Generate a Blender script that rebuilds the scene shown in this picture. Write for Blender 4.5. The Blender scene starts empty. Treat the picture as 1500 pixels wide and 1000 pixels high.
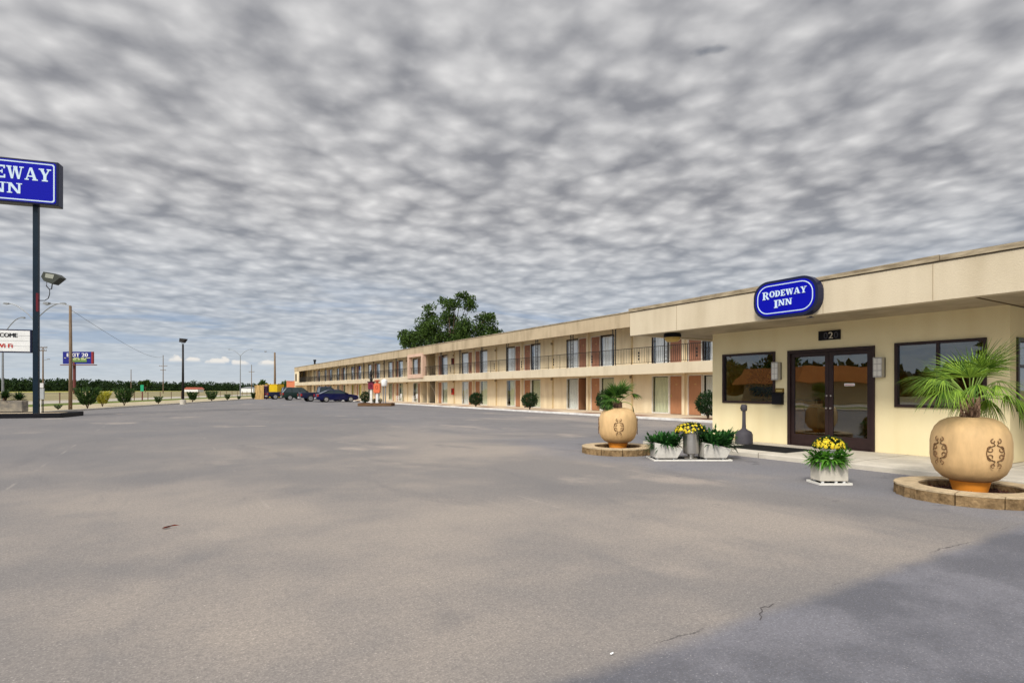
import bpy, bmesh, math, random
from math import sin, cos, pi, radians
from mathutils import Vector, Matrix
random.seed(11)
scene = bpy.context.scene
C0 = scene.collection
# ---------------------------------------------------------------- camera frame
CA, SA, FO, HC = .8497, .5273, 830.0, 1.41      # yaw of the view against the building axes, focal px, eye height
YAW = -math.atan2(SA, CA)
def cw(x, t, z=0.0):                              # metres right / ahead of the eye -> world
    return Vector((x*CA + t*SA, -x*SA + t*CA, z))
def gp(px, t, z=0.0): return cw((px-750)/FO*t, t, z)
def zt(py, t): return HC + (571-py)*t/FO
# ---------------------------------------------------------------- materials
MATS = {}
def nn(nt, t, **k):
    n = nt.nodes.new(t)
    for a, b in k.items(): setattr(n, a, b)
    return n
def mat(name, col, rough=.7, var=0.0, vs=3.0, bump=0.0, bs=60.0, metal=0.0, col2=None, spec=.18, coat=0.0, stretch=None, emit=None, es=1.0):
    if name in MATS: return MATS[name]
    m = bpy.data.materials.new(name); m.use_nodes = True
    nt = m.node_tree; b = nt.nodes['Principled BSDF']
    b.inputs['Roughness'].default_value = rough; b.inputs['Metallic'].default_value = metal
    b.inputs['Specular IOR Level'].default_value = spec
    b.inputs['Coat Weight'].default_value = coat; b.inputs['Coat Roughness'].default_value = .06
    c = (*col, 1)
    tc = nn(nt, 'ShaderNodeTexCoord')
    src = tc.outputs['Object']
    if stretch:
        mp = nn(nt, 'ShaderNodeMapping'); mp.inputs['Scale'].default_value = stretch
        nt.links.new(src, mp.inputs['Vector']); src = mp.outputs['Vector']
    if var > 0 or col2:
        no = nn(nt, 'ShaderNodeTexNoise'); no.inputs['Scale'].default_value = vs; no.inputs['Detail'].default_value = 7
        no.inputs['Roughness'].default_value = .62
        nt.links.new(src, no.inputs['Vector'])
        rp = nn(nt, 'ShaderNodeValToRGB')
        rp.color_ramp.elements[0].position = .32; rp.color_ramp.elements[1].position = .68
        lo = col2 if col2 else tuple(x*(1-var) for x in col)
        hi = col if col2 else tuple(min(1, x*(1+var*.6)) for x in col)
        rp.color_ramp.elements[0].color = (*lo, 1); rp.color_ramp.elements[1].color = (*hi, 1)
        nt.links.new(no.outputs['Fac'], rp.inputs['Fac']); nt.links.new(rp.outputs['Color'], b.inputs['Base Color'])
    else: b.inputs['Base Color'].default_value = c
    if bump > 0:
        n2 = nn(nt, 'ShaderNodeTexNoise'); n2.inputs['Scale'].default_value = bs; n2.inputs['Detail'].default_value = 5
        nt.links.new(tc.outputs['Object'], n2.inputs['Vector'])
        bp = nn(nt, 'ShaderNodeBump'); bp.inputs['Strength'].default_value = bump; bp.inputs['Distance'].default_value = .02
        nt.links.new(n2.outputs['Fac'], bp.inputs['Height']); nt.links.new(bp.outputs['Normal'], b.inputs['Normal'])
    if emit: b.inputs['Emission Color'].default_value = (*emit, 1); b.inputs['Emission Strength'].default_value = es
    MATS[name] = m; return m

def stucco(name, col, dirt=(.30, .24, .16), amount=.35):
    """painted stucco with vertical rain streaks and patchy wear"""
    m = mat(name, col, .85, bump=.25, bs=45)
    nt = m.node_tree; b = nt.nodes['Principled BSDF']
    tc = nn(nt, 'ShaderNodeTexCoord')
    def noise(scale, sc, det=6):
        mp = nn(nt, 'ShaderNodeMapping'); mp.inputs['Scale'].default_value = sc
        nt.links.new(tc.outputs['Object'], mp.inputs['Vector'])
        n = nn(nt, 'ShaderNodeTexNoise'); n.inputs['Scale'].default_value = scale; n.inputs['Detail'].default_value = det
        nt.links.new(mp.outputs['Vector'], n.inputs['Vector']); return n.outputs['Fac']
    a = noise(1.0, (1, 2.6, .35)); c = noise(.6, (1, 1, 1))
    mu = nn(nt, 'ShaderNodeMath', operation='MULTIPLY'); nt.links.new(a, mu.inputs[0]); nt.links.new(c, mu.inputs[1])
    mr = nn(nt, 'ShaderNodeMapRange'); mr.inputs[1].default_value = .2; mr.inputs[2].default_value = .42
    mr.inputs[3].default_value = 0; mr.inputs[4].default_value = amount
    nt.links.new(mu.outputs[0], mr.inputs[0])
    mx = nn(nt, 'ShaderNodeMix', data_type='RGBA')
    mx.inputs[6].default_value = (*col, 1); mx.inputs[7].default_value = (*dirt, 1)
    nt.links.new(mr.outputs[0], mx.inputs[0]); nt.links.new(mx.outputs[2], b.inputs['Base Color'])
    return m

def glass(name, tint=(.6, .65, .6), refl=.35, rough=.01, trans=.95, col=(.95,.97,1)):
    if name in MATS: return MATS[name]
    m = bpy.data.materials.new(name); m.use_nodes = True; nt = m.node_tree; nt.nodes.clear()
    o = nn(nt, 'ShaderNodeOutputMaterial'); g = nn(nt, 'ShaderNodeBsdfGlossy'); t = nn(nt, 'ShaderNodeBsdfTransparent')
    g.inputs['Roughness'].default_value = rough; g.inputs['Color'].default_value = (*col, 1)
    t.inputs['Color'].default_value = (*[x*trans for x in tint], 1)
    lw0 = nn(nt, 'ShaderNodeLayerWeight'); lw0.inputs['Blend'].default_value = .5
    lw = nn(nt, 'ShaderNodeMath', operation='POWER'); nt.links.new(lw0.outputs['Facing'], lw.inputs[0]); lw.inputs[1].default_value = 4.0
    mr = nn(nt, 'ShaderNodeMapRange'); mr.inputs[1].default_value = 0; mr.inputs[2].default_value = 1
    mr.inputs[3].default_value = refl; mr.inputs[4].default_value = 1
    nt.links.new(lw.outputs[0], mr.inputs[0])
    tc = nn(nt, 'ShaderNodeTexCoord'); no = nn(nt, 'ShaderNodeTexNoise'); no.inputs['Scale'].default_value = 1.1; no.inputs['Detail'].default_value = 1
    bp = nn(nt, 'ShaderNodeBump'); bp.inputs['Strength'].default_value = .06; bp.inputs['Distance'].default_value = .05
    nt.links.new(tc.outputs['Object'], no.inputs['Vector']); nt.links.new(no.outputs['Fac'], bp.inputs['Height'])
    nt.links.new(bp.outputs['Normal'], g.inputs['Normal'])
    mx = nn(nt, 'ShaderNodeMixShader'); nt.links.new(mr.outputs[0], mx.inputs[0])
    nt.links.new(t.outputs[0], mx.inputs[1]); nt.links.new(g.outputs[0], mx.inputs[2]); nt.links.new(mx.outputs[0], o.inputs[0])
    MATS[name] = m; return m

def leafmat(name, c1, c2, rough=.5):
    """each leaf face keeps its own tone"""
    if name in MATS: return MATS[name]
    m = bpy.data.materials.new(name); m.use_nodes = True; nt = m.node_tree; b = nt.nodes['Principled BSDF']
    b.inputs['Roughness'].default_value = rough; b.inputs['Specular IOR Level'].default_value = .2
    g = nn(nt, 'ShaderNodeNewGeometry'); r = nn(nt, 'ShaderNodeValToRGB')
    r.color_ramp.elements[0].color = (*c1, 1); r.color_ramp.elements[1].color = (*c2, 1)
    nt.links.new(g.outputs['Random Per Island'], r.inputs['Fac']); nt.links.new(r.outputs['Color'], b.inputs['Base Color'])
    try: b.inputs['Subsurface Weight'].default_value = 0
    except Exception: pass
    tr = nn(nt, 'ShaderNodeBsdfTranslucent'); nt.links.new(r.outputs['Color'], tr.inputs['Color'])
    mx = nn(nt, 'ShaderNodeMixShader'); mx.inputs[0].default_value = .25
    o = nt.nodes['Material Output']
    nt.links.new(b.outputs[0], mx.inputs[1]); nt.links.new(tr.outputs[0], mx.inputs[2]); nt.links.new(mx.outputs[0], o.inputs[0])
    MATS[name] = m; return m

M_wall   = stucco('cream_stucco', (.80, .68, .47), (.56, .43, .26), .6)
M_owall  = stucco('yellow_stucco', (.88, .77, .485), (.74, .60, .33), .45)
M_fascia = stucco('tan_fascia', (.50, .40, .265), (.29, .225, .14), .7)
M_ofasc  = stucco('cream_fascia', (.64, .55, .40), (.42, .34, .22), .5)
M_soffit = mat('soffit_paint', (.42, .35, .24), .9, .25, 1.5)
M_coping = mat('weathered_coping', (.46, .38, .26), .85, col2=(.17, .13, .08), vs=2.2, stretch=(1, 1.4, 8))
M_pink   = stucco('pink_stucco', (.64, .44, .33), (.45, .32, .23), .5)
M_trim   = mat('white_trim', (.78, .75, .68), .6, .15, 4)
M_brown  = mat('bronze_frame', (.032, .017, .016), .4, .25, 6, spec=.3)
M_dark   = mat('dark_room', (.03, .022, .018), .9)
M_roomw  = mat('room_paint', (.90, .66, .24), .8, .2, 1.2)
M_door   = mat('salmon_door', (.43, .205, .105), .55, .12, 5, stretch=(1, 1, .3))
M_door2  = mat('faded_red_door', (.36, .17, .11), .55, .2, 5, stretch=(1, 1, .3))
M_iron   = mat('black_iron', (.03, .027, .025), .5, metal=.3)
M_glass  = glass('window_glass', (1, 1, .98), .05, col=(.75,.8,.85))
M_glass2 = glass('upper_glass', (1, 1, 1), .10, trans=1.0, col=(.9,.95,1))
M_oglass = glass('office_glass', (.92, .85, .65), .20, .004, col=(.55,.62,.72))
M_curt   = mat('green_curtain', (.80, .82, .60), .9, .2, 3, stretch=(1, 6, .4))
M_curtw  = mat('white_curtain', (.90, .92, .90), .9, .15, 3, stretch=(1, 6, .4))
M_chrome = mat('brushed_steel', (.62, .59, .54), .32, .12, 8, metal=.9, stretch=(1, 1, 12))
M_steel  = mat('galvanised_steel', (.26, .27, .28), .5, .15, 5, metal=.4)
M_conc   = mat('pale_concrete', (.60, .55, .46), .9, .22, 1.6, .3, 80)
M_gconc  = mat('grey_concrete', (.52, .49, .44), .9, .12, 9, .5, 70)
M_pconc  = mat('tan_walk', (.62, .50, .36), .9, .25, .8, .2, 60)
M_kerb   = mat('white_kerb_paint', (.74, .72, .68), .7, .2, 3)
M_stone  = mat('tan_block_top', (.52, .40, .25), .9, .3, 6, .5, 60)
M_rock   = mat('split_block_face', (.36, .24, .12), .95, col2=(.12, .075, .035), vs=9, bump=1.0, bs=26)
M_soil   = mat('dark_mulch', (.07, .03, .022), 1, .6, 22, 1, 60)
M_pot    = mat('sand_glaze', (.66, .44, .215), .6, .24, 2.6, .12, 14, stretch=(1.6, 1.6, .5))
M_terra  = mat('orange_terracotta', (.85, .30, .035), .6, .12, 5)
M_orn    = mat('rust_scroll', (.22, .12, .055), .6, .3, 30)
M_wood   = mat('weathered_wood', (.20, .14, .09), .9, .35, 4, .3, 30, stretch=(5, 5, .5))
M_twood  = mat('tan_boards', (.55, .36, .14), .85, .4, 3, stretch=(4, 4, .4))
M_black  = mat('black_plastic', (.007, .007, .010), .5)
M_rubber = mat('rubber', (.02, .02, .02), .85)
M_grey   = mat('grey_plastic', (.07, .065, .075), .55, .15, 6)
M_blue   = mat('sign_blue', (.001, .003, .36), .55, spec=.12)
M_navyf  = mat('sign_rim', (.012, .016, .05), .35)
M_letter = mat('sign_letter', (.60, .74, .86), .5)
M_white  = mat('white_paint', (.80, .80, .78), .55, .08, 4)
M_red    = mat('red_paint', (.5, .03, .02), .45)
M_bark   = mat('bark', (.13, .09, .06), .95, .4, 8, .6, 40)
M_amber  = mat('amber_globe', (.62, .42, .12), .35)
M_gold   = mat('brass_plate', (.55, .42, .15), .4, metal=.6)
L_tree   = leafmat('tree_leaf', (.020, .045, .010), (.085, .15, .025))
L_palm   = leafmat('palm_leaf', (.035, .10, .010), (.27, .42, .045))
L_palmd  = leafmat('palm_leaf_dark', (.02, .07, .012), (.10, .21, .03))
L_fern   = leafmat('fern_leaf', (.012, .06, .015), (.05, .17, .03))
L_bush   = leafmat('bush_leaf', (.008, .025, .010), (.035, .075, .02))
L_shrub  = leafmat('shrub_leaf', (.008, .028, .008), (.06, .12, .025))
L_yel    = leafmat('yellow_shrub_leaf', (.22, .24, .03), (.50, .46, .06))
L_flow   = leafmat('yellow_petal', (.75, .52, .02), (.9, .75, .05))
L_wood   = leafmat('far_wood_leaf', (.006, .018, .008), (.04, .075, .02), .8)

# ---------------------------------------------------------------- mesh builder
class MB:
    def __init__(s): s.v = []; s.f = []
    def poly(s, pts, faces):
        o = len(s.v); s.v += [tuple(p) for p in pts]; s.f += [tuple(i+o for i in f) for f in faces]; return s
    def box(s, x0, x1, y0, y1, z0, z1):
        p = [(x0,y0,z0),(x1,y0,z0),(x1,y1,z0),(x0,y1,z0),(x0,y0,z1),(x1,y0,z1),(x1,y1,z1),(x0,y1,z1)]
        return s.poly(p, [(0,3,2,1),(4,5,6,7),(0,1,5,4),(1,2,6,5),(2,3,7,6),(3,0,4,7)])
    def bar(s, a, b, w, h=None):                 # box beam between two points
        a = Vector(a); b = Vector(b); h = h or w; d = (b-a).normalized()
        u = d.cross(Vector((0,0,1)));
        if u.length < .01: u = Vector((1,0,0))
        u.normalize(); v = u.cross(d).normalized()
        pts = []
        for q in (a, b):
            for i, j in ((-1,-1),(1,-1),(1,1),(-1,1)): pts.append(q + u*(i*w/2) + v*(j*h/2))
        return s.poly(pts, [(0,3,2,1),(4,5,6,7),(0,1,5,4),(1,2,6,5),(2,3,7,6),(3,0,4,7)])
    def tube(s, pts, rad, n=8, cap=True):
        pts = [Vector(p) for p in pts]
        if not isinstance(rad, (list, tuple)): rad = [rad]*len(pts)
        o = len(s.v)
        for i, p in enumerate(pts):
            d = (pts[min(i+1, len(pts)-1)] - pts[max(i-1, 0)]).normalized()
            u = d.cross(Vector((0,0,1)))
            if u.length < .05: u = d.cross(Vector((0,1,0)))
            u.normalize(); v = d.cross(u).normalized()
            for k in range(n):
                a = 2*pi*k/n; s.v.append(tuple(p + (u*cos(a)+v*sin(a))*rad[i]))
        for i in range(len(pts)-1):
            for k in range(n):
                a = o+i*n+k; b = o+i*n+(k+1) % n
                s.f.append((a, b, b+n, a+n))
        if cap:
            s.f.append(tuple(o+k for k in range(n))[::-1]); s.f.append(tuple(o+(len(pts)-1)*n+k for k in range(n)))
        return s
    def lathe(s, prof, n=32, cx=0, cy=0, sx=1, sy=1):
        o = len(s.v)
        for r, z in prof:
            for k in range(n):
                a = 2*pi*k/n; s.v.append((cx+r*cos(a)*sx, cy+r*sin(a)*sy, z))
        for i in range(len(prof)-1):
            for k in range(n):
                a = o+i*n+k; b = o+i*n+(k+1) % n; s.f.append((a, b, b+n, a+n))
        s.f.append(tuple(o+k for k in range(n))[::-1]); s.f.append(tuple(o+(len(prof)-1)*n+k for k in range(n)))
        return s
    def prism(s, pts2, y0, y1, T=None):          # polygon in (a,b) plane pushed from y0 to y1; T maps (a, y, b)
        T = T or (lambda a, y, b: (a, y, b)); n = len(pts2)
        p = [T(a, y0, b) for a, b in pts2] + [T(a, y1, b) for a, b in pts2]
        return s.poly(p, [tuple(range(n)), tuple(range(2*n-1, n-1, -1))] + [(i, i+n, (i+1) % n+n, (i+1) % n) for i in range(n)])
    def build(s, name, m, parent=None, loc=None, smooth=False, bevel=0):
        me = bpy.data.meshes.new(name); me.from_pydata(s.v, [], s.f); me.update()
        if smooth:
            me.polygons.foreach_set('use_smooth', [True]*len(me.polygons))
        me.materials.append(m)
        o = bpy.data.objects.new(name, me); C0.objects.link(o)
        if parent: o.parent = parent
        if loc is not None: o.location = loc
        if bevel:
            b = o.modifiers.new('bevel', 'BEVEL'); b.width = bevel; b.segments = 2; b.limit_method = 'ANGLE'
        if smooth == 'angle':
            try: me.set_sharp_from_angle(angle=radians(40))
            except Exception: pass
        bm = bmesh.new(); bm.from_mesh(me)
        if len(bm.faces) < 6000: bmesh.ops.recalc_face_normals(bm, faces=bm.faces); bm.to_mesh(me)
        bm.free()
        return o
def tag(o, label=None, cat=None, group=None, kind=None):
    if label: o['label'] = label
    if cat: o['category'] = cat
    if group: o['group'] = group
    if kind: o['kind'] = kind
    return o
def thing(name, loc, rz, label, cat, group=None):
    o = bpy.data.objects.new(name, None); C0.objects.link(o); o.location = loc; o.rotation_euler = (0, 0, rz)
    o.empty_display_size = .2
    return tag(o, label, cat, group)
def link_mesh(name, me, parent, loc, rz=0):
    o = bpy.data.objects.new(name, me); C0.objects.link(o); o.parent = parent; o.location = loc; o.rotation_euler = (0, 0, rz); return o
def textmesh(s, size):
    cu = bpy.data.curves.new('txt', 'FONT'); cu.body = s; cu.size = size; cu.extrude = size*.02; cu.align_x = 'CENTER'; cu.resolution_u = 3
    o = bpy.data.objects.new('txt', cu); C0.objects.link(o)
    dg = bpy.context.evaluated_depsgraph_get(); me = bpy.data.meshes.new_from_object(o.evaluated_get(dg))
    vs = [tuple(v.co) for v in me.vertices]; fs = [tuple(p.vertices) for p in me.polygons]
    bpy.data.objects.remove(o); bpy.data.curves.remove(cu); bpy.data.meshes.remove(me)
    return vs, fs
def add_text(mb, s, size, T, wide=1.0, bold=0):
    vs, fs = textmesh(s, size)
    for k in ([0] if not bold else [-bold, 0, bold]):
        mb.poly([T((x+k)*wide, z + abs(k)*.1 + (k > 0)*.001, y) for x, y, z in vs], fs)

# slab serif capitals, drawn as strokes in a unit-high cell
def glyph(ch):
    P = []; R = lambda x0, x1, y0, y1: P.append([(x0,y0),(x1,y0),(x1,y1),(x0,y1)])
    def arc(cx, cy, rx, ry, w, h, a0, a1, n=14):
        for i in range(n):
            a = a0+(a1-a0)*i/n; b = a0+(a1-a0)*(i+1)/n
            P.append([(cx+rx*cos(a), cy+ry*sin(a)), (cx+rx*cos(b), cy+ry*sin(b)), (cx+(rx-w)*cos(b), cy+(ry-h)*sin(b)), (cx+(rx-w)*cos(a), cy+(ry-h)*sin(a))])
    s = .1
    if ch == 'I': R(.1,.34,0,1); R(0,.44,0,s); R(0,.44,1-s,1); return P, .44
    if ch == 'N':
        R(.1,.24,0,1); R(.72,.86,0,1); P.append([(.06,1),(.3,1),(.86,0),(.66,0)]); R(0,.34,0,s); R(-.02,.2,1-s,1); R(.6,.98,1-s,1); return P, .98
    if ch == 'E':
        R(.1,.34,0,1); R(0,.78,0,s+.03); R(0,.76,1-s-.03,1); R(.3,.58,.45,.56); R(.66,.78,0,.28); R(.64,.76,.74,1); R(.5,.58,.36,.66); return P, .8
    if ch == 'D':
        R(.1,.34,0,1); arc(.36,.5,.52,.5,.24,.12,-pi/2,pi/2); R(0,.36,0,s+.02); R(0,.36,1-s-.02,1); return P, .9
    if ch == 'O': arc(.46,.5,.46,.52,.24,.12,0,2*pi,26); return P, .92
    if ch == 'R':
        R(.1,.34,0,1); arc(.42,.73,.38,.27,.22,.1,-pi/2,pi/2); R(0,.42,1-s,1); R(.3,.44,.46,.56); R(0,.44,0,s)
        P.append([(.38,.5),(.6,.5),(.92,.06),(.92,0),(.68,0)]); return P, .94
    if ch == 'A':
        P.append([(.08,.04),(.18,.04),(.5,1),(.38,1)]); P.append([(.38,1),(.58,1),(.94,.04),(.68,.04)]); R(.25,.7,.26,.36); R(0,.32,0,s); R(.58,1.02,0,s); return P, 1.02
    if ch == 'Y':
        R(.36,.6,0,.5); P.append([(.08,.96),(.34,.96),(.6,.46),(.38,.42)]); P.append([(.76,.96),(.86,.96),(.6,.42),(.48,.46)]); R(.24,.72,0,s); R(0,.42,1-s,1); R(.62,.98,1-s,1); return P, .98
    if ch == 'W':
        P.append([(.06,.96),(.3,.96),(.5,0),(.34,0)]); P.append([(.56,.96),(.66,.96),(.5,0),(.4,0)]); P.append([(.56,.96),(.8,.96),(1.0,0),(.84,0)]); P.append([(1.1,.96),(1.2,.96),(1.0,0),(.9,0)])
        R(-.02,.38,1-s,1); R(.5,.84,1-s,1); R(.98,1.32,1-s,1); return P, 1.32
def word(mb, s, h, width, cx, z0, T, big=1.28, y0=-.012):
    g = []; x = 0
    for i, ch in enumerate(s):
        k = big if i == 0 else 1.0
        P, w = glyph(ch); g.append((P, x, k)); x += w*k + .07
    x -= .07; sc = width/x; n = 0
    for P, ox, k in g:
        for q in P:
            n += 1; e = (n % 9)*.0005
            mb.prism([(cx + (ox+a*k)*sc - width/2, z0 + (b*k - (k-1))*h) for a, b in q], y0-e, 0, T)
    return mb
def rrect(w, h, r, n=8):
    p = []
    for cx, cz, a0 in ((w/2-r, h/2-r, 0), (-w/2+r, h/2-r, pi/2), (-w/2+r, -h/2+r, pi), (w/2-r, -h/2+r, 1.5*pi)):
        for i in range(n+1): a = a0+pi/2*i/n; p.append((cx+r*cos(a), cz+r*sin(a)))
    return p
def rim(mb, outer, inner, y0, y1, T):
    n = len(outer)
    for i in range(n):
        j = (i+1) % n; mb.prism([outer[i], outer[j], inner[j], inner[i]], y0, y1, T)

# ---------------------------------------------------------------- foliage
def leaf(mb, p, d, up, L, W, fold=.0):
    s = d.cross(up)
    if s.length < 1e-3: s = Vector((1,0,0))
    s.normalize()
    mb.poly([p, p+d*(L*.45)+s*(W/2), p+d*L, p+d*(L*.45)-s*(W/2)], [(0,1,2,3)])
def rv():
    while True:
        v = Vector((random.uniform(-1,1), random.uniform(-1,1), random.uniform(-1,1)))
        if .05 < v.length < 1: return v
def clump(mb, c, r, n, L, W, hollow=.35, squash=.8, dens=lambda p: True):
    c = Vector(c)
    for i in range(n):
        v = rv(); rr = hollow + (1-hollow)*random.random()**.6
        q = v.normalized()*rr; p = c + Vector((q.x*r, q.y*r, q.z*r*squash))
        if not dens(p): continue
        d = (q + rv()*.9).normalized(); k = random.uniform(.6, 1.25)
        leaf(mb, p, d, rv().normalized(), L*k, W*k)
def blade(mb, base, d, L, w, droop, n=4, twist=0.0, up=None):
    """a tapering strip that arches under its own weight"""
    d = d.normalized(); s = d.cross(up or Vector((0,0,1)))
    if s.length < .05: s = Vector((1,0,0))
    s.normalize(); pts = []; p = Vector(base); dd = d.copy()
    for i in range(n+1):
        u = i/n; ww = w*(1-u**2.2)*(.55+.9*u if u < .5 else 1) if i < n else .0008
        pts += [p - s*ww/2, p + s*ww/2]
        dd = (dd + Vector((0,0,-droop/n))).normalized(); p = p + dd*(L/n)
    mb.poly(pts, [(2*i, 2*i+1, 2*i+3, 2*i+2) for i in range(n)])

# ================================================================= GROUND
def plane_obj(name, pts, z, m, kind='structure'):
    mb = MB(); mb.poly([(p[0], p[1], z) for p in pts], [tuple(range(len(pts)))])
    o = mb.build(name, m); o['kind'] = kind; return o

# ---- asphalt
def asphalt_material():
    m = bpy.data.materials.new('asphalt'); m.use_nodes = True; nt = m.node_tree; b = nt.nodes['Principled BSDF']
    L = nt.links.new; tc = nn(nt, 'ShaderNodeTexCoord'); P = tc.outputs['Object']
    def noise(scale, det=5, sc=(1,1,1), rough=.55, dist=0):
        mp = nn(nt, 'ShaderNodeMapping'); mp.inputs['Scale'].default_value = sc; L(P, mp.inputs['Vector'])
        n = nn(nt, 'ShaderNodeTexNoise'); n.inputs['Scale'].default_value = scale; n.inputs['Detail'].default_value = det
        n.inputs['Roughness'].default_value = rough; n.inputs['Distortion'].default_value = dist
        L(mp.outputs['Vector'], n.inputs['Vector']); return n.outputs['Fac']
    def mr(x, a, b_, c=0, d=1, sm=True):
        n = nn(nt, 'ShaderNodeMapRange'); n.interpolation_type = 'SMOOTHSTEP' if sm else 'LINEAR'
        for i, v in enumerate((a, b_, c, d)): n.inputs[i+1].default_value = v
        L(x, n.inputs[0]); return n.outputs[0]
    def mth(op, x, y=None):
        n = nn(nt, 'ShaderNodeMath', operation=op)
        for i, v in enumerate((x, y)):
            if v is None: continue
            if isinstance(v, (int, float)): n.inputs[i].default_value = v
            else: L(v, n.inputs[i])
        return n.outputs[0]
    def mix(f, a, b_, mode='MIX'):
        n = nn(nt, 'ShaderNodeMix', data_type='RGBA', blend_type=mode)
        for i, v in ((0, f), (6, a), (7, b_)):
            if isinstance(v, (int, float)): n.inputs[i].default_value = v
            elif isinstance(v, tuple): n.inputs[i].default_value = (*v, 1)
            else: L(v, n.inputs[i])
        return n.outputs[2]
    sx = nn(nt, 'ShaderNodeSeparateXYZ'); L(P, sx.inputs[0]); X, Y = sx.outputs[0], sx.outputs[1]
    base = mix(mr(noise(.20, 6, rough=.6), .40, .60), (.26, .238, .222), (.405, .350, .298))
    # the middle of the lot is coloured paler and warmer than its far and left sides
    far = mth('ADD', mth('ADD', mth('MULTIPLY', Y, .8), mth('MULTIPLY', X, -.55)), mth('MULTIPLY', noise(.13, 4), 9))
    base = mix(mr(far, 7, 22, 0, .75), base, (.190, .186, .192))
    # bluish newer seal near the office, ragged edge
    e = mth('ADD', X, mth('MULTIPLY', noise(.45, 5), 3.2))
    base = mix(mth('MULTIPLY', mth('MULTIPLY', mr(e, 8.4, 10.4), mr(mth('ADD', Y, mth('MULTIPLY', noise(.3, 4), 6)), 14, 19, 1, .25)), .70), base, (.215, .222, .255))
    # blotches and long drainage stains running along the lot
    base = mix(mr(noise(.24, 6, (1, .45, 1), .62, .8), .48, .64, 0, .55), base, (.180, .175, .178))
    base = mix(mr(noise(.75, 6, (1, .30, 1), .62, .5), .55, .68, 0, .40), base, (.15, .146, .152))
    base = mix(mr(noise(.33, 5, (1, .7, 1), .6), .58, .70, 0, .55), base, (.56, .47, .39))
    # oil drips where cars stop by the door
    oil = mth('MULTIPLY', mr(noise(2.1, 5, (1, 1, 1), .6, .6), .60, .70), mr(mth('ADD', X, noise(.5, 3)), 7.5, 9.5))
    base = mix(mth('MULTIPLY', oil, .65), base, (.09, .09, .11))
    spot = mr(noise(1.6, 4, (1, 1, 1), .55), .69, .75, 0, .5); base = mix(spot, base, (.12, .11, .12))
    # faint pale joints between the paver's lanes, 2.96 m apart along the lot
    ln = mth('ABSOLUTE', mth('SUBTRACT', mth('FRACT', mth('DIVIDE', mth('ADD', mth('SUBTRACT', X, 1.13), mth('MULTIPLY', noise(1.5, 4), .05)), 2.96)), .5)); ln = mr(ln, .5-.012, .5, 0, 1)
    base = mix(mth('MULTIPLY', mth('MULTIPLY', ln, mr(noise(.75, 5), .53, .66)), .30), base, (.62, .55, .47))
    # seam: the strip nearer than y = 2.15 is a separate darker pour
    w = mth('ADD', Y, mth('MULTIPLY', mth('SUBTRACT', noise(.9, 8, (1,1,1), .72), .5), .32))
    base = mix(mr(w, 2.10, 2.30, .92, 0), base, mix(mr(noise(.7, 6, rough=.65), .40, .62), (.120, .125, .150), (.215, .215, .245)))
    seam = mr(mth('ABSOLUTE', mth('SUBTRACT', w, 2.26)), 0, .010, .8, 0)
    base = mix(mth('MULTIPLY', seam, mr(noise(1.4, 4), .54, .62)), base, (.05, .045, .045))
    # fine cracks in places
    vo = nn(nt, 'ShaderNodeTexVoronoi', feature='DISTANCE_TO_EDGE'); vo.inputs['Scale'].default_value = .42
    nz = nn(nt, 'ShaderNodeTexNoise'); nz.inputs['Scale'].default_value = 2.2; nz.inputs['Detail'].default_value = 8; L(P, nz.inputs['Vector'])
    va = nn(nt, 'ShaderNodeVectorMath', operation='MULTIPLY_ADD'); va.inputs[1].default_value = (.9, .9, 0); L(nz.outputs['Color'], va.inputs[0]); L(P, va.inputs[2])
    L(va.outputs[0], vo.inputs['Vector'])
    cr = mth('MULTIPLY', mr(vo.outputs['Distance'], 0, .0045, 1, 0), mr(noise(.35, 3), .58, .66))
    base = mix(mth('MULTIPLY', cr, .35), base, (.08, .075, .075))
    # aggregate
    g = noise(75, 4, (1,1,1), .8); g2 = noise(26, 4, rough=.7)
    base = mix(mr(g, .30, .62, .60, 0, False), base, (.07, .065, .065))
    base = mix(mr(g, .60, .70, 0, .60), base, (.85, .78, .70))
    base = mix(mr(g2, .3, .7, .30, 0), base, (.08, .075, .075))
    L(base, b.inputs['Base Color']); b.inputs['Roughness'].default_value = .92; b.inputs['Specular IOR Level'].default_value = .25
    bp = nn(nt, 'ShaderNodeBump'); bp.inputs['Strength'].default_value = .5; bp.inputs['Distance'].default_value = .006
    L(g, bp.inputs['Height']); L(bp.outputs[0], b.inputs['Normal'])
    return m
K0 = Vector((-5.4, 46.4)); KD = Vector((.335, .942)); KN = Vector((-.942, .335))
def kq(s, q): p = K0 + KD*s + KN*q; return (p.x, p.y)
M_field = mat('dry_field', (.30, .25, .14), .95, col2=(.19, .17, .08), vs=.06)
M_grass = mat('verge_grass', (.15, .18, .035), .95, col2=(.07, .10, .02), vs=.5, bump=.5, bs=12)
M_ygrass = mat('yellow_meadow', (.36, .34, .06), .95, col2=(.30, .30, .07), vs=.02)
M_gravel = mat('pale_gravel', (.50, .42, .31), .95, col2=(.30, .26, .14), vs=.35, bump=.4, bs=40)
M_road = mat('pale_road', (.40, .36, .30), .9, .12, .3)
plane_obj('field', [(-3500,-3500),(3500,-3500),(3500,3500),(-3500,3500)], -.03, M_field)
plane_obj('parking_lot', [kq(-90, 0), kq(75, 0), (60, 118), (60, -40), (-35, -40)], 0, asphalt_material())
plane_obj('gravel_strip', [kq(-160, 0), kq(130, 0), kq(130, 9), kq(-160, 9)], -.02, M_gravel)
plane_obj('grass_verge', [kq(-160, 9), kq(200, 9), kq(200, 14), kq(-160, 14)], -.018, M_grass)
plane_obj('road', [kq(-300, 14), kq(400, 14), kq(400, 24), kq(-300, 24)], -.016, M_road)
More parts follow.
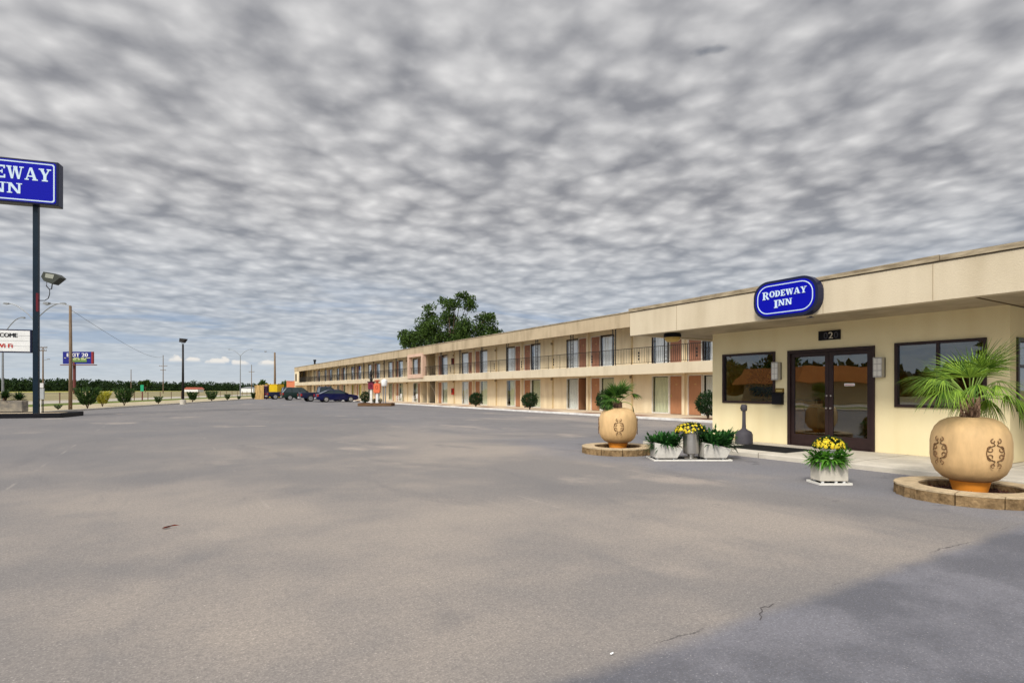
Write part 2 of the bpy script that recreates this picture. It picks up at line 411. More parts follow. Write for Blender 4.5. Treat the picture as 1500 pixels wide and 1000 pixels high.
plane_obj('meadow', [kq(-900, 200), kq(1500, 200), kq(1500, 900), kq(-900, 900)], -.014, M_ygrass)
kb = MB()
a, b = kq(-70, 0), kq(54, 0); kb.bar((*a, .03), (*b, .03), .16, .16)
tag(kb.build('kerb', M_gconc), kind='structure')

# hand-set crack in the asphalt and a few bits of litter
ck = MB(); p = [(1113, 908), (1116, 903), (1112, 899), (1117, 895), (1114, 890), (1121, 888), (1126, 889), (1133, 884)]
pts = []
for x, y in p: t = FO*HC/(y-571); pts.append(gp(x, t, .003))
for i in range(len(pts)-1):
    d = (pts[i+1]-pts[i]).normalized(); s = Vector((-d.y, d.x, 0))*.0032
    ck.poly([pts[i]-s, pts[i]+s, pts[i+1]+s, pts[i+1]-s], [(0,1,2,3)])
tag(ck.build('crack', mat('crack_dark', (.09,.08,.08), .9)), kind='structure')
def ground(px, py): return gp(px, FO*HC/(py-571))
lf = MB()
P = ground(237, 775)
for i in range(6):
    a = -.5 + i*.25; lf.poly([(cos(a)*.0, 0, .006), (.02+i*.018, -.025+.012*i, .03), (.06+i*.02, .01+.01*i, .012), (.03+i*.012, .025, .02)], [(0,1,2,3)])
tag(lf.build('dead_leaf', mat('dead_leaf', (.30, .05, .02), .8), loc=P), 'curled reddish dead leaf lying on the open asphalt', 'leaf')
lt = MB().poly([(0,0,.006),(.022,.003,.009),(.024,.011,.012),(.003,.012,.008)], [(0,1,2,3)])
tag(lt.build('litter', M_white, loc=ground(895, 960)), 'tiny white scrap of litter on the asphalt near the bottom of the picture', 'litter')

# ================================================================= MOTEL (two storeys)
WX, FX = 23.7, 22.2                      # room wall plane, balcony front plane
motel = thing('motel', (WX, 60, 0), 0, 'long two-storey cream motel wing with a balcony, brown doors and curtained windows', 'motel building')
OX, OY = WX, 60
def MBb(mb, name, m, **k):               # meshes given in world coordinates, parented to the motel
    mb.v = [(x-OX, y-OY, z) for x, y, z in mb.v]; return mb.build(name, m, motel, **k)
Y0, Y1 = 12.8, 116.0
modA = [20.75, 28.7, 36.65, 44.6]; modB = [64.45, 72.4, 80.35, 88.3, 96.25, 104.2]
halves = [(12.8, 1), (52.5, -1), (56.5, 1), (108.2, -1)]
sides = [(c, s) for c in modA+modB for s in (1, -1)] + [h for h in halves if h[0] != 108.2]
recess = [(52.66, 56.34), (108.3, 112.0)]
def seg(a, b): return (min(a, b), max(a, b))
DOORS = [seg(c+s*.19, c+s*1.10) for c, s in sides]; WINS = [seg(c+s*1.14, c+s*2.42) for c, s in sides]
wall = MB()
for z0, zh, z1 in ((.1, 2.21, 2.5), (2.75, 4.86, 5.1)):
    ops = sorted([(min(d[0], w[0])-.0, max(d[1], w[1])) for d, w in zip(DOORS, WINS)] + recess)
    y = Y0
    for a, b in ops:
        if a > y: wall.box(WX, WX+.2, y, a, z0, z1)
        if (a, b) not in recess: wall.box(WX, WX+.2, a, b, zh, z1)
        y = b
    wall.box(WX, WX+.2, y, Y1, z0, z1)
    for a, b in recess:                  # open stair bays
        wall.box(WX+2.6, WX+2.8, a, b, z0, z1); wall.box(WX+.2, WX+2.6, a-.2, a, z0, z1); wall.box(WX+.2, WX+2.6, b, b+.2, z0, z1)
wall.box(WX+.2, WX+9, Y0, Y0+.2, 0, 5.0); wall.box(WX+.2, WX+9, Y1-.2, Y1, 0, 5.0); wall.box(WX+8.8, WX+9, Y0+.2, Y1-.2, 0, 5.0)
MBb(wall, 'wall', M_wall)
fin = MB()
for c in modA+modB+[12.8, 52.5, 56.5]:
    for z0, z1 in ((.1, 2.5), (2.75, 5.1)): MBb(MB().box(WX-.16, WX+.05, c-.09, c+.09, z0, z1), 'fin_wall', M_wall)
for z0, z1 in ((.1, 2.5), (2.75, 5.1)):
    for yy in (54.75, 110.2): MBb(MB().box(WX-.1, WX+.12, yy-.1, yy+.1, z0, z1), 'stair_column', M_wall)
pil = MB()
js = [c+3.975 for c in modA[:-1]+modB] + [16.78, 48.55, 60.48]
for c in js:
    for z0, z1 in ((.1, 2.4), (2.75, 4.95)): MBb(MB().box(WX-.05, WX, c-.07, c+.07, z0, z1), 'pilaster', mat('pilaster_paint', (.62, .48, .27), .85, .15, 3))
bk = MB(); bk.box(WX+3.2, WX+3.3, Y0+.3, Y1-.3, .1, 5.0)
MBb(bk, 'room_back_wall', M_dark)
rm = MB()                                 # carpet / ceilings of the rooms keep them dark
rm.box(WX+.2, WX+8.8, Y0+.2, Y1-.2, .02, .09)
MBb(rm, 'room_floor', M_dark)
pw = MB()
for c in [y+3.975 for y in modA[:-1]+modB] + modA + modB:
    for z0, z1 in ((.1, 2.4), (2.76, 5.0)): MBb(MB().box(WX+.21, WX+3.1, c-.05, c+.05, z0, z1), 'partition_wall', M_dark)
sl = MB(); sl.box(FX, FX+.22, Y0, Y1, 2.27, 2.82); sl.box(FX+.22, WX+8.7, Y0+.01, Y1-.21, 2.5, 2.75)
MBb(sl, 'balcony_slab', M_ofasc)
fa = MB(); fa.box(FX-.02, FX+.22, Y0-.2, Y1+.15, 4.92, 5.72); fa.box(FX+.22, WX+9.2, Y1-.05, Y1+.15, 4.92, 5.72); fa.box(FX+.22, WX+9.2, Y0-.2, Y0, 4.92, 5.72)
fasc = MBb(fa, 'roof_fascia', M_fascia)
cp = MB(); cp.box(FX-.06, FX+.28, Y0-.24, Y1+.19, 5.72, 5.78); MBb(cp, 'roof_coping', M_coping)
rf = MB(); rf.box(FX+.22, WX+9, Y0, Y1-.05, 5.1, 5.3); MBb(rf, 'roof', M_soffit)
vp = MB(); P = gp(465, 103); yv = 108.0
vp.tube([(24.2, yv, 5.3), (24.2, yv, 6.9)], .17, 10); vp.tube([(24.2, yv, 6.7), (24.2, yv, 7.0)], .26, 10); MBb(vp, 'vent_pipe', M_black)
# windows: frame > pane, curtain ; doors > handle  (shared mesh data)
def win_proto(upper, s):
    w = 1.28; fr = MB(); fw = .05 if not upper else .045
    fr.box(-.03, .05, -w/2, -w/2+fw, 0, 2.11); fr.box(-.03, .05, w/2-fw, w/2, 0, 2.11)
    fr.box(-.03, .05, -w/2+fw, w/2-fw, 0, fw+.02); fr.box(-.03, .05, -w/2+fw, w/2-fw, 2.11-fw, 2.11)
    pane = MB().box(.0, .012, -w/2+fw, w/2-fw, fw+.02, 2.11-fw)
    return fr, pane
def curtain(w, gap, side):
    mb = MB(); n = 60; pts = []; w2 = w-gap; y0 = -w/2 if side < 0 else -w/2+gap
    for i in range(n+1):
        u = i/n; y = y0+w2*u; x = .03*sin(u*w2*34+random.random()*.5)+.012*sin(u*71)
        pts += [(x, y, .06), (x*.8, y, 2.03)]
    mb.poly(pts, [(2*i, 2*i+2, 2*i+3, 2*i+1) for i in range(n)]); return mb
def mesh_of(mb, name, m):
    o = mb.build(name, m); me = o.data; bpy.data.objects.remove(o); return me
WP = {}
for up in (0, 1):
    fr, pane = win_proto(up, 1)
    WP[up] = (mesh_of(fr, 'window', M_trim if not up else M_brown), mesh_of(pane, 'pane', M_glass if not up else M_glass2))
CU = {up: [mesh_of(curtain(1.18, g, sd), 'curtain', m) for g in (0, .12, .3) for sd in (-1, 1)] for up, m in ((0, M_curt), (1, M_curtw))}
CU[0] += [mesh_of(curtain(1.18, .05, 1), 'curtain', M_curtw), mesh_of(curtain(1.18, .02, -1), 'curtain', M_curtw)]
DP = [mesh_of(MB().box(0, .045, -.44, .44, .0, 2.05), 'door', m) for m in (M_door, M_door2)]
hm = MB(); hm.tube([(0,0,0), (-.05,0,0)], .012, 6); hm.tube([(-.05,-.005,0), (-.05,.11,0)], .011, 6); hm.box(-.006,.0,-.025,.025,-.07,.07)
HP = mesh_of(hm, 'handle', M_gold)
plate = mesh_of(MB().box(-.004, 0, -.06, .06, -.02, .02), 'number_plate', M_gold)
JM = mesh_of(MB().box(-.01, .1, -.455, -.425, 0, 2.11).box(-.01, .1, .425, .455, 0, 2.11).box(-.01, .1, -.425, .425, 2.065, 2.11), 'door_frame', M_trim)
for up in (0, 1):
    zf = 2.75 if up else .1
    for i, ((c, s), d, w) in enumerate(zip(sides, DOORS, WINS)):
        wo = link_mesh('window', WP[up][0], motel, (.05, (w[0]+w[1])/2-OY, zf))
        link_mesh('pane', WP[up][1], wo, (0, 0, 0))
        link_mesh('curtain', random.choice(CU[up]), wo, (.14, 0, 0))
        yc = (d[0]+d[1])/2
        if not up and c == 28.7 and s == 1:
            do = link_mesh('door', DP[0], motel, (.05+.44, yc+.44-OY, zf+.01), radians(88)); do['label'] = 'motel door standing open into a dark room'
            continue
        do = link_mesh('door', DP[up], motel, (.06, yc-OY, zf+.01))
        link_mesh('handle', HP, do, (0, s*.36, .98)); link_mesh('number_plate', plate, do, (0, 0, 1.6))
        link_mesh('door_frame', JM, do, (-.06, 0, -.01))
# balcony rails, one panel between two iron columns
def scroll(mb, x, y, z, r, T=None):
    for sgn in (1, -1):
        pts = [(x, y+sgn*r*(.35+.65*abs(cos(a*.5)))*sin(a)*.9, z+sgn*r*(1-cos(a))*.5) for a in [i*pi*1.5/9 for i in range(10)]]
        mb.tube(pts, .011, 5)
def rail_proto(L):
    mb = MB(); mb.box(-.02, .02, 0, L, .88, .91); mb.box(-.015, .015, 0, L, .07, .09); n = int(L/.125)
    for i in range(n+1):
        y = L*i/n; r = .007
        if i in (n//3, 2*n//3): r = .014
        mb.box(-r, r, y-r, y+r, 0 if r > .01 else .08, .89)
    for k in range(3): 
        z = .28+k*.17
        mb.prism([(L/2-.045, z), (L/2, z-.075), (L/2+.045, z), (L/2, z+.075)], -.012, .012, lambda a, yy, b: (yy, a, b))
    return mb
cols = [20.77+3.96*k for k in range(-2, 24)]
cols = [c for c in cols if not (50.5 < c < 57.5)] + [52.3, 56.6]; cols.sort()
ic = MB()
for y in (-.12, .12): ic.box(-.022, .022, y-.022, y+.022, 0, 2.12)
for k in range(9):
    z = .12+k*.23
    for sg in (1, -1): ic.tube([(0, .095*sg*sin(a), z+.09-.09*cos(a)) for a in [j*pi/6 for j in range(7)]], .009, 4)
ic = mesh_of(ic, 'iron_column', M_iron)
prev = Y0
RP = {}
for c in cols + [Y1-4.1]:
    if c < 112 and c not in (52.3, 56.6): link_mesh('iron_column', ic, motel, (FX+.1-OX, c-OY, 2.82))
    L = round(c-prev, 2)
    if L > .5 and not (52.2 < prev < 52.4):
        if L not in RP: RP[L] = mesh_of(rail_proto(L), 'railing', M_iron)
        link_mesh('railing', RP[L], motel, (FX+.1-OX, prev-OY, 2.82))
    prev = c
# pink framed bay at the balcony front
pf = MB(); a, b = 52.45, 56.5
pf.box(FX-.1, FX+.3, a, a+.42, 2.62, 5.08); pf.box(FX-.1, FX+.3, b-.35, b, 2.62, 5.08)
pf.box(FX-.1, FX+.3, a+.42, b-.35, 2.62, 3.02); pf.box(FX-.1, FX+.3, a+.42, b-.35, 4.8, 5.08)
MBb(pf, 'pink_bay_frame', M_pink)
rl = MB(); rl.box(FX+.06, FX+.09, a+.42, b-.35, 3.68, 3.71)
for i in range(24): y = a+.5+i*.13; rl.box(FX+.068, FX+.082, y-.007, y+.007, 3.02, 3.69)
MBb(rl, 'railing', M_iron)
ep = MB(); ep.box(FX, FX+.22, 112.2, 116, 2.82, 4.92); ep.box(FX+.22, WX, 115.8, 116, 2.82, 4.95).box(FX, WX, 115.8, 116, .1, 2.26); MBb(ep, 'end_panel', M_wall)
es = MB(); es.box(FX-.03, FX, 114.0, 115.2, 3.1, 4.5); MBb(es, 'end_window', M_dark)
st = MB()                                   # stairs inside the open bays
for a_, b_ in recess:
    for k in range(15): st.box(WX+.5, WX+1.6, a_+.2+k*.22, a_+.5+k*.22, .1+k*.176, .15+k*.176+.03)
MBb(st, 'stair', M_gconc)
ll = MB()
for c in js:
    for z in (2.2, 4.7): MBb(MB().box(WX-.17, WX-.05, c-.05, c+.05, z-.1, z+.06), 'wall_light', M_coping)
# walk in front with a white painted edge
wk = MB(); wk.box(20.25, WX-.001, Y0-1, Y1+1, -.1, .1); tag(wk.build('walk', M_pconc), kind='structure')
wk = MB(); wk.box(20.1, 20.248, Y0-1, Y1+1, -.1, .104); tag(wk.build('walk_kerb', M_kerb), kind='structure')
bd = MB()
for k in range(22):
    c = 17.4+3.975*k; bd.box(20.45, 21.5, c-.75, c+.75, .09, .108)
tag(bd.build('planting_bed', mat('brown_gravel', (.25, .13, .085), .95, .35, 6, .8, 40)), kind='structure')

# ================================================================= OFFICE
BX, FA = 12.85, 11.0
office = thing('office_building', (BX, 7, 0), 0, 'single-storey pale yellow office with a wide flat overhanging roof and glass double door', 'office building')
def OB(mb, name, m, par=None, **k):
    mb.v = [(x-BX, y-7, z) for x, y, z in mb.v]; return mb.build(name, m, par or office, **k)
YL, YR = 10.29, 3.895
def Yo(px, D=BX): a = (px-750)/FO; t = D/(a*CA+SA); return t*(CA-a*SA)
def To(px, D=BX): return D/((px-750)/FO*CA+SA)
def Zo(px, py, D=BX): return HC+(571-py)*To(px, D)/FO
d0, d1 = Yo(1282), Yo(1154.5); zd = Zo(1282, 506)
w10, w11 = Yo(1136), Yo(1059); w1t, w1b = Zo(1136, 514.6), Zo(1059, 589.5)
w20, w21 = Yo(1446), Yo(1311); w2t, w2b = Zo(1446, 494), Zo(1311, 596)
ow = MB(); T_ = .2; zc = 2.93
def xw(y0, y1, z0, z1): ow.box(BX, BX+T_, y0, y1, z0, z1)
xw(YR, w20, .1, zc); xw(w20, w21, .1, w2b); xw(w20, w21, w2t, zc); xw(w21, d0, .1, zc); xw(d0, d1, zd, zc)
xw(d1, w10, .1, zc); xw(w10, w11, .1, w1b); xw(w10, w11, w1t, zc); xw(w11, YL, .1, zc)
# side wall with a window beyond the corner
def Xs(px): a = (px-750)/FO; t = YR/(CA-a*SA); return t*(a*CA+SA)
sx0 = Xs(1488.5); sx1 = sx0+2.0; st_, sb = 2.36, 1.02
ow.box(BX+T_, sx0, YR, YR+T_, .1, zc); ow.box(sx1, 19, YR, YR+T_, .1, zc); ow.box(sx0, sx1, YR, YR+T_, .1, sb); ow.box(sx0, sx1, YR, YR+T_, st_, zc)
ow.box(BX+T_, 19, YL-T_, YL, .1, zc); ow.box(19, 19.2, YR, YL, .1, zc)
OB(ow, 'wall', M_owall)
ri = MB(); ri.box(17.2, 17.25, YR+.21, YL-.21, .1, 2.9); ri.box(BX+.21, 17.2, YR+.21, YR+.24, .1, 2.9); ri.box(BX+.21, 17.2, YL-.24, YL-.21, .1, 2.9)
OB(ri, 'lobby_wall', M_roomw)
fl = MB(); fl.box(BX, 19, YR, YL, .06, .1); OB(fl, 'lobby_floor', mat('lobby_tile', (.22, .13, .07), .4, .2, 4))
# roof
RL, RR = 11.555, -5.0
ro = MB(); ro.box(FA+.2, 20, RR, RL-.2, 2.93, 3.3); OB(ro, 'roof', M_soffit)
rd = MB()
for k in range(5): yy = YR + (k-1)*3.4
rd.box(FA+.2, 19.5, YR-.03, YR+.0, 2.918, 2.93)
rd.box(FA+.2, FA+.26, RR, RL-.2, 2.915, 2.93)
OB(rd, 'soffit_batten', mat('batten_dark', (.12, .09, .05), .9))
of = MB(); of.box(FA, FA+.2, RR, RL, 2.90, 3.55); of.box(FA+.2, 20, RL-.2, RL, 2.90, 3.55)
OB(of, 'roof_fascia', M_ofasc)
oc = MB()                                   # weathered metal edge in lengths, one lifted end
y = RL+.03; k = 0
while y > RR:
    L = 2.45; z1 = 3.64 + .006*((k*7) % 3)
    dz = .035 if k == 2 else 0
    oc.poly([(FA-.03, y, 3.552), (FA-.03, y-L+.012, 3.552), (FA-.03, y-L+.012, z1), (FA-.03, y, z1-dz), (FA+.25, y, 3.552), (FA+.25, y-L+.012, 3.552), (FA+.25, y-L+.012, z1), (FA+.25, y, z1-dz)],
            [(0,1,2,3), (4,7,6,5), (3,2,6,7), (0,4,5,1), (0,3,7,4), (1,5,6,2)])
    y -= L; k += 1
oc.box(FA+.26, 20, RL-.2, RL+.03, 3.552, 3.64)
OB(oc, 'roof_coping', M_coping)
for yy in (9.9, 6.2, 4.35, 1.2):
    OB(MB().box(FA-.004, FA, yy-.006, yy+.006, 2.91, 3.53), 'panel_joint', mat('seam_tan', (.42, .34, .23), .9))  # seams between the fascia panels, laid on as thin tan strips
gs = MB(); gs.box(FA-.012, FA+.0, RR, RL, 3.535, 3.55); OB(gs, 'drip_edge', mat('drip_dark', (.10, .075, .05), .8))
# windows
def owin(y0, y1, z0, z1, mull=None):
    f = .055; m = MB()
    m.box(BX-.035, BX+.08, y0, y0+f, z0, z1); m.box(BX-.035, BX+.08, y1-f, y1, z0, z1)
    m.box(BX-.035, BX+.08, y0+f, y1-f, z0, z0+f); m.box(BX-.035, BX+.08, y0+f, y1-f, z1-f, z1)
    if mull: m.box(BX-.01, BX+.07, mull-.025, mull+.025, z0+f, z1-f)
    fo = OB(m, 'window', M_brown)
    p = MB(); p.box(BX+.02, BX+.03, y0+f, y1-f, z0+f, z1-f); OB(p, 'pane', M_oglass, fo); return fo
owin(w10, w11, w1b, w1t); owin(w20, w21, w2b, w2t, Yo(1373.5))
m = MB(); f = .07
m.box(sx0, sx0+f, YR-.035, YR+.08, sb, st_); m.box(sx1-f, sx1, YR-.035, YR+.08, sb, st_); m.box(sx0+f, sx1-f, YR-.035, YR+.08, sb, sb+f); m.box(sx0+f, sx1-f, YR-.035, YR+.08, st_-f, st_)
m.box(sx0+f, sx1-f, YR-.02, YR+.06, 1.82, 1.87)
sw = OB(m, 'window', M_brown); p = MB(); p.box(sx0+f, sx1-f, YR+.02, YR+.03, sb+f, st_-f); OB(p, 'pane', M_oglass, sw)
# double door
fr = MB(); f = .07
fr.box(BX-.04, BX+.12, d0, d0+f, .1, zd); fr.box(BX-.04, BX+.12, d1-f, d1, .1, zd); fr.box(BX-.04, BX+.12, d0+f, d1-f, zd-f, zd)
fr.box(BX-.06, BX+.14, d0+f, d1-f, .1, .125)
OB(fr, 'door_frame', M_brown)
mid = (d0+d1)/2
for a, b, s in ((mid+.004, d1-f-.004, -1), (d0+f+.004, mid-.004, 1)):
    lf_ = MB(); st = .085; z0, z1 = .13, zd-f-.005
    lf_.box(BX, BX+.045, a, a+st, z0, z1); lf_.box(BX, BX+.045, b-st, b, z0, z1); lf_.box(BX, BX+.045, a+st, b-st, z0, z0+.24); lf_.box(BX, BX+.045, a+st, b-st, z1-.09, z1)
    dl = OB(lf_, 'door', M_brown)
    g = MB(); g.box(BX+.018, BX+.026, a+st, b-st, z0+.24, z1-.09); OB(g, 'pane', M_oglass, dl)
    yy = a+st/2 if s < 0 else b-st/2
    h = MB(); h.tube([(BX-.0, yy, 1.0), (BX-.035, yy, 1.0)], .022, 10); h.tube([(BX, yy, 1.28), (BX-.012, yy, 1.28)], .018, 10)
    OB(h, 'lock', M_chrome, dl)
    pb = MB(); pb.tube([(BX+.05, a+.06, 1.02), (BX+.09, a+.06, 1.02), (BX+.09, b-.06, 1.02), (BX+.05, b-.06, 1.02)], .015, 6); OB(pb, 'push_bar', M_steel, dl)
    if s > 0:
        sk = MB(); sk.box(BX+.013, BX+.017, (a+b)/2-.1, (a+b)/2+.12, 1.50, 1.555); OB(sk, 'door_notice', M_white, dl)
        tx = MB().box(BX+.011, BX+.0125, (a+b)/2-.085, (a+b)/2+.105, 1.518, 1.53); OB(tx, 'red_stripe', M_red, dl)
# office walk
ok_ = MB(); ok_.box(10.55, BX, -6, 10.62, -.1, .1); ok_.box(BX, 20, -6, YR, -.1, .098)
o = ok_.build('office_walk', M_conc, bevel=.02); tag(o, kind='structure')
sj = MB()
for yy in (9.1, 7.3, 5.5, 3.7, 1.9): sj.box(10.545, BX, yy-.006, yy+.006, .0, .1015)
tag(sj.build('walk_joint', mat('joint_dark', (.2,.17,.13), .9)), kind='structure')

# oval sign on the fascia  (text x -> -Y, text up -> Z)
sg = thing('oval_sign', (FA, 6.885, 3.285), 0, 'blue oval-cornered RODEWAY INN sign mounted on the office roof fascia', 'sign')
TS = lambda X: (lambda a, y, b: (X + y, -a, b))
mb = MB().prism(rrect(1.40, .775, .33, 10), -.2, -.001, TS(0)); mb.build('housing', M_navyf, sg)
mb = MB().prism(rrect(1.29, .665, .28, 10), -.206, -.2005, TS(0)); mb.build('face', M_blue, sg)
mb = MB(); rim(mb, rrect(1.21, .585, .245, 10), rrect(1.175, .55, .23, 10), -.211, -.2065, TS(0)); mb.build('border', M_letter, sg)
mb = MB(); word(mb, 'RODEWAY', .125, .96, 0, .045, TS(-.2065), y0=-.01); word(mb, 'INN', .125, .39, -.02, -.15, TS(-.2065), y0=-.01); mb.build('lettering', M_letter, sg)
mb = MB(); mb.tube([(-.02,-.45,-.41),(-.02,-.45,-.43)], .03, 8); mb.build('drain_cap', M_navyf, sg)
# small fittings
np_ = thing('number_plaque', (BX, Yo(1215.5), Zo(1215, 491)), 0, 'black house number plaque with pale digits above the glass double door', 'plaque')
MB().box(-.03, -.001, -.245, .245, -.105, .105).build('plate', M_black, np_)
mb = MB(); add_text(mb, '2', .21, lambda x, y, z: (-.034+y*.3, -x-.04, z-.075), bold=.004)
mb.build('digit', mat('digit_pale', (.66, .60, .48), .5), np_)
for ch, dy in (('0', -.155), ('0', .075)):
    mb = MB(); add_text(mb, ch, .21, lambda x, y, z: (-.033+y*.3, -x+dy, z-.075)); mb.build('digit', mat('digit_worn', (.085, .085, .10), .4), np_)
def sconce(px, y0, y1, label):
    z0, z1 = Zo(px, y1), Zo(px, y0); h = z1-z0
    t = thing('wall_lamp', (BX, Yo(px), z0), 0, label, 'wall lamp', 'lamps on the office wall')
    MB().box(-.04, -.001, -.09, .09, 0, h).build('back_plate', M_black, t)
    mb = MB().box(-.15, -.045, -.075, .075, .015, h-.015)
    mb.build('diffuser', mat('frosted_diffuser', (.72, .70, .64), .3), t)
    g = MB()
    for z in (0, h/3, 2*h/3, h): g.box(-.158, -.04, -.084, .084, z-.008, z+.008)
    for y in (-.084, -.0, .076): g.box(-.158, -.151, y, y+.009, 0, h)
    g.box(-.158, -.04, -.088, -.0845, 0, h); g.build('grille', mat('lamp_grille', (.50,.48,.45), .35, metal=.5), t)
sconce(1140, 531, 556, 'framed wall lamp left of the double door, above the mailbox')
sconce(1290.5, 524, 552, 'framed wall lamp right of the double door, beside the wide window')
mbx = thing('mailbox', (BX, Yo(1141.5), Zo(1141, 592)), 0, 'black wall mailbox left of the double door, under a brass slot plate', 'mailbox')
MB().box(-.12, -.001, -.125, .125, 0, .26).build('box', M_black, mbx, bevel=.01)
MB().prism([(-.14, .262), (-.001, .30), (-.001, .264), (-.14, .25)], -.13, .13, lambda a, y, b: (a, y, b)).build('lid', M_black, mbx)
sp = thing('brass_slot_plate', (BX, Yo(1142), Zo(1142, 572)), 0, 'small brass slot plate on the wall just above the black mailbox', 'plate')
MB().box(-.02, -.001, -.12, .12, -.06, .06).build('plate', mat('slot_frame', (.20, .13, .03), .5), sp); MB().box(-.024, -.0205, -.08, .08, -.025, .02).build('slot', M_gold, sp)
cl = thing('ceiling_light', cw((985-750)/FO*15.2, 15.2, 2.93), 0, 'drum lamp with black band and amber bowl under the left end of the office roof', 'ceiling light')
MB().lathe([(.19, -.001), (.23, -.03), (.23, -.1), (.21, -.11)], 24).build('band', M_black, cl, smooth='angle')
MB().lathe([(.205, -.105), (.205, -.17), (.15, -.225), (.01, -.24)], 24).build('bowl', M_amber, cl, smooth='angle')
dl = thing('downlight', (11.55, Yo(1187, 11.55), 2.93), 0, 'tiny round downlight in the soffit below the blue oval sign', 'ceiling light')
MB().lathe([(.07, -.001), (.08, -.012), (.05, -.018)], 16).build('trim_ring', M_steel, dl)
# lobby furniture seen dimly through the glass
dk = thing('reception_desk', (14.5, 9.0, .1), 0, 'yellow wood reception desk seen through the left glass door', 'desk')
MB().box(-.3, .3, -.5, .9, 0, 1.02).build('body', mat('desk_wood', (.85, .48, .08), .5, .2, 5), dk); MB().box(-.4, .36, -.58, .98, 1.02, 1.07).build('counter', M_brown, dk)
pl = thing('indoor_plant', (13.5, 9.1, .1), 0, 'leafy indoor tree standing behind the left office window', 'plant')
MB().lathe([(.14, 0), (.2, .35), (.18, .35)], 14).build('pot', M_brown, pl)
MB().tube([(0,0,.3), (.02,0,1.2)], .03, 6).build('trunk', M_bark, pl)
mb = MB(); clump(mb, (0,0,1.55), .45, 500, .14, .06); mb.build('crown', L_bush, pl)
rc = thing('round_table_chair', (13.8, 5.2, .1), 0, 'round-backed grey chair behind the wide office window', 'chair')
MB().lathe([(.25, .4), (.27, .46), (.02, .47)], 20).build('seat', M_steel, rc, smooth='angle')
mb = MB(); mb.tube([(0, .27*cos(a), .78+.24*sin(a)) for a in [i*2*pi/20 for i in range(21)]], .03, 6, cap=False); mb.box(-.01, .01, -.24, .24, .6, .96); mb.build('backrest', M_steel, rc)
for sx_, sy_ in ((-1,-1),(1,-1),(-1,1),(1,1)): MB().tube([(sx_*.15, sy_*.15, .4), (sx_*.2, sy_*.2, 0)], .015, 6).build('leg', M_steel, rc)

# door mat, smokers' post
mt = thing('door_mat', (11.55, 7.15, .1), 0, 'black rubber door mat lying on the office walk', 'mat')
pa = ground(1105, 662)
mb = MB().box(-.52, .52, -.15, 1.35, .002, .014)
for k in range(24): mb.box(-.5, .5, -.12+k*.06, -.10+k*.06, .0145, .018)
mb.build('mat', M_rubber, mt)
sk = thing('smokers_post', (12.04, 8.72, .1), 0, 'dark grey smokers post with a bottle-shaped base on the office walk', 'ashtray')
MB().lathe([(.185, 0), (.205, .02), (.2, .24), (.17, .3), (.08, .35), (.05, .38)], 24).build('base', M_grey, sk, smooth='angle')
MB().lathe([(.05, .37), (.042, .5), (.04, .82)], 14).build('neck', M_grey, sk, smooth='angle')
MB().lathe([(.06, .8), (.075, .82), (.075, .93), (.05, .96)], 16).build('head', M_grey, sk, smooth='angle')
MB().tube([(-.07,.03,.87), (-.079,.034,.87)], .022, 10).build('opening', M_black, sk)

# ================================================================= GLOBE POTS IN BLOCK RINGS
def ring(loc, label, r=.81, rot=0.0):
    t = thing('block_ring', loc, rot, label, 'planting ring', 'block rings round the globe pots')
    n = 11; mb = MB(); mt_ = MB()
    for k in range(n):
        a0 = 2*pi*k/n+.008; a1 = 2*pi*(k+1)/n-.008; N = 6
        pts = []; ri, rr = r-.27, r
        for i in range(N+1):
            a = a0+(a1-a0)*i/N
            j = .012*sin(i*2.3+k*1.7)
            pts += [((rr+.0+j)*cos(a), (rr+j)*sin(a), 0), ((rr+j*.6)*cos(a), (rr+j*.6)*sin(a), .13), (ri*cos(a), ri*sin(a), .13), (ri*cos(a), ri*sin(a), 0)]
        fs = [(0,1,2,3), (4*N+3, 4*N+2, 4*N+1, 4*N)]
        for i in range(N): q = 4*i; fs += [(q, q+4, q+5, q+1), (q+2, q+6, q+7, q+3)]
        mb.poly(pts, fs)
        top = []
        for i in range(N+1):
            a = a0+(a1-a0)*i/N; j = .012*sin(i*2.3+k*1.7)
            top += [((rr+j*.6+.004)*cos(a), (rr+j*.6+.004)*sin(a), .152), ((ri-.004)*cos(a), (ri-.004)*sin(a), .152), ((rr+j*.6+.004)*cos(a), (rr+j*.6+.004)*sin(a), .131), ((ri-.004)*cos(a), (ri-.004)*sin(a), .131)]
        fs = [(0,1,3,2), (4*N, 4*N+2, 4*N+3, 4*N+1)]
        for i in range(N): q = 4*i; fs += [(q, q+4, q+5, q+1), (q, q+2, q+6, q+4), (q+1, q+5, q+7, q+3)]
        mt_.poly(top, fs)
    mb.build('block_face', M_rock, t); mt_.build('block_top', M_stone, t)
    s = MB().lathe([(r-.275, .0), (r-.275, .06), (.3, .085), (.01, .09)], 30); s.build('mulch', M_soil, t)
    ch = MB()
    for i in range(260):
        a = random.random()*2*pi; q = .27+random.random()*(r-.58); p = Vector((q*cos(a), q*sin(a), .085)); leaf(ch, p, rv().normalized(), rv().normalized(), .05, .02)
    tag(ch.build('bark_chips', leafmat('bark_chip', (.03,.012,.01), (.16,.06,.035)), t), kind='stuff')
    return t
